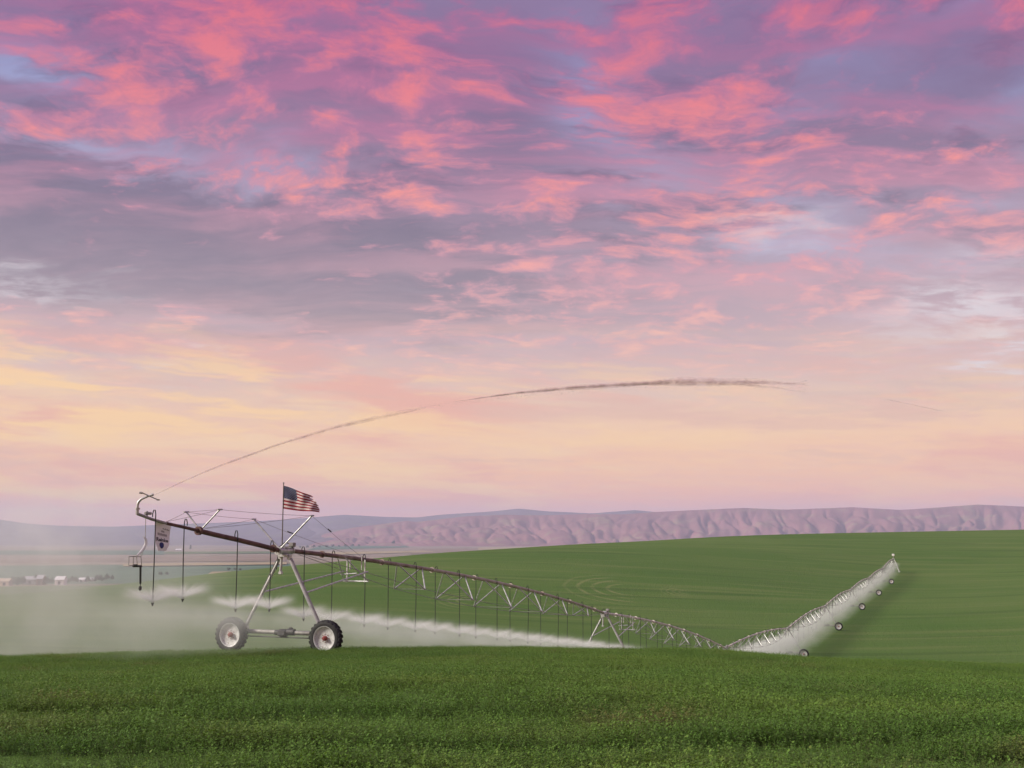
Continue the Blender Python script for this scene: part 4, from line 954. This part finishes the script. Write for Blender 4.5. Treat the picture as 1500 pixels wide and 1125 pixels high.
for i in range(14): strand(.388 + .012 * (i % 4), (.825, .80, .815, .76, .79, .70, .822, .74, .81)[i % 9], 150, .03, .17, (.6, .5, .42, .5, .36, .4, .3, .36, .3)[i % 9], (.0, .04, .10, .02, .16, .0, .22, .08, .30)[i % 9], 60 + i).build('jet_plume', jet_m, jet)
for i in range(3): strand(.80, .833, 24, .05, .04, .5, -.10 * i, 80 + i).build('jet_plume', jet_m, jet)
for i in range(2): strand(.93, 1.0, 30, .03, .03, .4, .02 * i, 90 + i).build('jet_plume', mist_jet, jet)
def drops(n, f0, f1, spread, size, fall):
    v = []; fc_ = []
    for i in range(n):
        f = f0 + (f1 - f0) * rgj.random(); q = np.array(smooth_jp(f) - jo) + rgj.normal(0, spread(f), 3); q[2] -= abs(rgj.normal(0, fall(f))); s_ = size * rgj.uniform(.5, 1.5); k = len(v)
        tg = np.array((smooth_jp(min(1, f + .01)) - smooth_jp(f)).normalized()); up = np.cross(tg, rgj.normal(0, 1, 3)); up /= np.linalg.norm(up); sd_ = np.cross(tg, up)
        v += [tuple(q + tg * s_ * 2.4), tuple(q - tg * s_ * 2.0 + up * s_), tuple(q - tg * s_ * 2 - up * s_ * .5 + sd_ * s_ * .87), tuple(q - tg * s_ * 2 - up * s_ * .5 - sd_ * s_ * .87)]
        fc_ += [(k, k + 1, k + 2), (k, k + 2, k + 3), (k, k + 3, k + 1), (k + 1, k + 3, k + 2)]
    b = MB(); b.add(v, fc_); return b
o_ = drops(7000, .10, .83, lambda f: .02 + .09 * f, .0045, lambda f: .03 + .22 * max(0, f - .3)).build('drops', drop_m, jet, smooth=False); o_['kind'] = 'stuff'
# short white jet that falls on the drain cage
wj = thing('drain_jet', 'short curved white water stream falling into the wire cage', 'water jet', rb)
m_ = MB(); q_ = [Rg(*p) for p in ((210.5, 786), (213.5, 790), (214, 796), (211, 803), (206, 809), (200.5, 814))]
m_.sweep(q_, [.02, .045, .055, .055, .05, .035], 10); m_.build('stream', water_mat('white_water', (.78, .80, .80), .75), wj)

# ================================================================== spray and drifting mist: real volumes of fine water
def spray_volume(name, label, p0, p1, half, zlo, zhi, amp, pitch, phase, sheet=1.0, mist=1.0, rise=.40, step=.12):
    """box laid along the nozzle line p0-p1; water leaves each nozzle as a rising rim, then falls as mist"""
    d = p1 - p0; L = d.length; X = d.normalized(); Yv = Vector((X.y, -X.x, 0)).normalized() * -1; Zv = X.cross(Yv)
    b = MB(); b.box((L / 2, 0, (zlo + zhi) / 2), (L, 2 * half, zhi - zlo))
    m = bpy.data.materials.new(name); m.use_nodes = True; t = NT(m.node_tree); t.n.clear()
    co = t.add('ShaderNodeTexCoord').outputs['Object']; x, y, z = t.sep(co)
    xm = t.m('SUBTRACT', t.m('MULTIPLY', t.m('FRACT', t.m('DIVIDE', t.m('SUBTRACT', x, phase - pitch / 2), pitch)), pitch), pitch / 2)
    ax = t.m('ABSOLUTE', xm); ay = t.m('MULTIPLY', y, .35)
    r = t.m('SQRT', t.m('ADD', t.m('MULTIPLY', xm, xm), t.m('MULTIPLY', ay, ay)))
    jit = t.m('MULTIPLY', t.m('SUBTRACT', t.noise(co, 1.1, 3, .6), .5), .5)
    h = t.m('ADD', t.m('SUBTRACT', t.m('MULTIPLY', t.m('SUBTRACT', 1.0, t.m('EXPONENT', t.m('MULTIPLY', r, -1.6))), rise), t.m('MULTIPLY', t.m('MULTIPLY', y, y), .05)), t.m('MULTIPLY', jit, r))
    u = t.m('SUBTRACT', z, h)
    wd = t.m('ADD', .045, t.m('MULTIPLY', r, .13))
    q = t.m('DIVIDE', u, wd)
    sh = t.m('DIVIDE', t.m('EXPONENT', t.m('MULTIPLY', t.m('MULTIPLY', q, q), -1.0)), t.m('ADD', .10, r))
    sh = t.m('MULTIPLY', sh, t.m('EXPONENT', t.m('MULTIPLY', t.m('MULTIPLY', y, y), -.9)))
    zz_ = t.m('DIVIDE', t.m('ADD', z, .12), .42)
    below = t.m('ADD', t.m('MULTIPLY', t.smooth(u, .20, -.28), t.smooth(z, -2.4, -.1, .35, .8)), t.m('MULTIPLY', t.m('EXPONENT', t.m('MULTIPLY', t.m('MULTIPLY', zz_, zz_), -1.0)), 1.1))
    side = t.smooth(t.m('ABSOLUTE', y), half, half * .25)
    ends = t.m('MULTIPLY', t.smooth(x, 0.0, 2.0), t.smooth(x, L, L - 2.0))
    n = t.noise(co, .55, 4, .6); n2 = t.smooth(n, .30, .66, .12, 1.5)
    den = t.m('MULTIPLY', t.m('MULTIPLY', below, n2), mist)
    if sheet: den = t.m('ADD', t.m('MULTIPLY', sh, sheet), den)
    den = t.m('MULTIPLY', t.m('MULTIPLY', den, t.m('MULTIPLY', side, ends)), amp)
    pv_ = t.add('ShaderNodeVolumePrincipled'); pv_.inputs['Color'].default_value = (.89, .95, .90, 1); pv_.inputs['Anisotropy'].default_value = .15; t.put(pv_.inputs['Density'], den)
    out = t.add('ShaderNodeOutputMaterial'); t.l.new(pv_.outputs[0], out.inputs['Volume']); m.cycles.volume_step_rate = step
    o = b.build(name, m, None, smooth=False); M = Matrix((X, Yv, Zv)).transposed().to_4x4(); M.translation = p0; o.matrix_world = M
    return tag(o, label, 'water spray', 'spray along the irrigation machine', 'stuff')
def noz_line(k, s): return plan(s) + Z * (PIPE_Z[k] + (PIPE_Z[k + 1] - PIPE_Z[k]) * (s - k * LSP) / LSP - NOZ)
p2 = 2 * (LSP / 16.45)
spray_volume('spray_mist', 'white spray fanning from the hoses under the long brown span', noz_line(0, .2), noz_line(0, LSP - .1), 3.6, -2.2, .75, .085, 2.62, span_noz[0][0][0] - .2, 0.0, .80, step=.25)
amps = [None, .10, .17, .12, .10, .085, .07, .05]
for k in range(1, 8):
    spray_volume('spray_mist', 'white spray hanging under span %s from the flag' % ['', 'two', 'three', 'four', 'five', 'six', 'seven', 'eight'][k], noz_line(k, k * LSP + .1) + Z * (1.3 if k > 1 else 0), noz_line(k, (k + 1) * LSP - .1) + Z * (1.3 if k > 1 else 0), 3.4 if k < 3 else 2.7, -3.2 if k > 1 else -2.0, 1.6 if k > 1 else .8, amps[k], NPITCH, NPITCH * .55, 3.0, 1.0, step=.3)
a_ = plan(-10.5); a_.z = oh_noz[0][2] - .0; c_ = plan(.1); c_.z = PIPE_Z[0] - NOZ
spray_volume('spray_mist', 'white spray from the hoses left of the flag tower', a_, c_, 3.6, -2.0, .75, .075, 2.45, 10.5 + oh_noz[0][0], 0.0, .75, step=.25)
NTH = 'first second third fourth fifth sixth seventh eighth ninth tenth eleventh twelfth thirteenth fourteenth fifteenth sixteenth'.split()
# bright fan of water at each near nozzle: a shallow upward cone that frays into streaks
def fan_material():
    m = bpy.data.materials.new('spray_fan'); m.use_nodes = True; t = NT(m.node_tree); t.n.clear()
    co = t.add('ShaderNodeTexCoord').outputs['Object']; x, y, z = t.sep(co)
    r = t.m('SQRT', t.m('ADD', t.m('MULTIPLY', x, x), t.m('MULTIPLY', y, y)))
    rn = t.noise(t.vm('ADD', t.vm('SCALE', t.vm('NORMALIZE', co), 3.2), t.add('ShaderNodeObjectInfo').outputs['Location']), 1.6, 3, .6)
    h = t.m('ADD', t.m('SUBTRACT', t.m('MULTIPLY', r, .58), t.m('MULTIPLY', t.m('MULTIPLY', r, r), .26)), t.m('MULTIPLY', t.m('SUBTRACT', rn, .5), t.m('MULTIPLY', r, .5)))
    q = t.m('DIVIDE', t.m('SUBTRACT', z, h), t.m('ADD', .03, t.m('MULTIPLY', r, .13)))
    sh = t.m('MULTIPLY', t.m('EXPONENT', t.m('MULTIPLY', t.m('MULTIPLY', q, q), -1.0)), t.m('DIVIDE', t.m('EXPONENT', t.m('MULTIPLY', r, -1.3)), t.m('ADD', .07, r)))
    sh = t.m('MULTIPLY', sh, t.m('MULTIPLY', t.smooth(r, 1.25, .6), t.smooth(rn, .3, .65, .35, 1.5)))
    pv_ = t.add('ShaderNodeVolumePrincipled'); pv_.inputs['Color'].default_value = (.93, .96, .94, 1); t.put(pv_.inputs['Density'], t.m('MULTIPLY', sh, 1.8))
    out = t.add('ShaderNodeOutputMaterial'); t.l.new(pv_.outputs[0], out.inputs['Volume']); m.cycles.volume_step_rate = .35; return m
fb_m = MB(); fb_m.lathe([(-.12, 0), (-.12, .25), (.05, 1.0), (.30, 1.27), (.62, 1.25), (.66, .9), (.45, 0)], (0, 0, 0), (0, 0, 1), 18); fan_me = fb_m.mesh('spray_fan', fan_material(), smooth=False)
def fan(p, label, group, sc=1.0):
    o = link('spray_fan', fan_me, None, p); o.rotation_euler.z = RNG.uniform(0, 6); o.scale = (sc, sc, sc); tag(o, label, 'water spray', group)
for (s, sg, zn), lb in zip(oh_noz, ('leftmost', 'second', 'third', 'fourth')):
    fan(plan(s, sg * .13) + Z * (zn + .10), 'white fan of spray at the %s hose nozzle, left of the flag tower' % lb, 'spray fans left of the flag tower')
for k in (0, 1):
    for i, (s, sg) in enumerate(span_noz[k][:(16, 4)[k]]):
        q = noz_line(k, s); fan(plan(s, sg * .13) + Z * (q.z - .02), 'white spray fan at the %s hose nozzle right of the %s' % (NTH[i], ('flag tower', 'second tower')[k]), ('spray fans under the long brown span', 'spray fans under the second span')[k])
# drift: a low cloud of fine water carried left and back from the end of the machine
def drift_cloud(name, label, c, size, amp, nscale, falloff):
    b = MB(); b.lathe([(-1, 0)] + [(-math.cos(math.pi * i / 12), math.sin(math.pi * i / 12)) for i in range(1, 12)] + [(1, 0)], (0, 0, 0), (0, 0, 1), 28)
    m = bpy.data.materials.new(name); m.use_nodes = True; t = NT(m.node_tree); t.n.clear()
    co = t.add('ShaderNodeTexCoord').outputs['Object']; P = t.add('ShaderNodeNewGeometry').outputs['Position']
    r = t.vm('LENGTH', co, out='Value'); n = t.smooth(t.noise(P, nscale, 4, .58), .34, .66, .0, 1.6)
    den = t.m('MULTIPLY', t.m('MULTIPLY', t.smooth(r, 1.0, falloff), n), amp)
    pv_ = t.add('ShaderNodeVolumePrincipled'); pv_.inputs['Color'].default_value = (.95, .97, .97, 1); t.put(pv_.inputs['Density'], den)
    out = t.add('ShaderNodeOutputMaterial'); t.l.new(pv_.outputs[0], out.inputs['Volume']); m.cycles.volume_step_rate = 1.0
    o = b.build(name, m); o.location = c; o.scale = size; o.rotation_euler.z = -TH; return tag(o, label, 'mist', 'mist drifting off the sprinklers', 'stuff')
q1 = plan(-4, -11); drift_cloud('drifting_mist', 'grey mist drifting low over the field left of the wheels', (q1.x - 6, q1.y + 12, -4.2), (22, 17, 4.4), .017, .26, .1)
drift_cloud('drifting_mist', 'faint mist veiling the farmstead at the left edge', (ray(60, 850)[0] * 74, 74, EYE + ray(60, 870)[1] * 74), (20, 15, 7.5), .030, .17, .05)
q2 = plan(-9.5, -.5); drift_cloud('drifting_mist', 'thin mist around the spray gun and drain cage', (q2.x - 2.4, q2.y + .8, hit(205, 785)[1]), (4.2, 2.4, 2.8), .17, .7, .05)

# ================================================================== air: even haze over the whole valley
hz = MB(); hz.box((0, 12000, 170), (42000, 25000, 640)); hm = bpy.data.materials.new('haze'); hm.use_nodes = True; t = NT(hm.node_tree); t.n.clear()
pv_ = t.add('ShaderNodeVolumePrincipled'); pv_.inputs['Color'].default_value = (.66, .75, 1.0, 1); pv_.inputs['Density'].default_value = 5.6e-5; pv_.inputs['Anisotropy'].default_value = 0.0
out = t.add('ShaderNodeOutputMaterial'); t.l.new(pv_.outputs[0], out.inputs['Volume'])
tag(hz.build('haze', hm, None, smooth=False), 'pale blue haze filling the valley air', 'haze', kind='stuff')
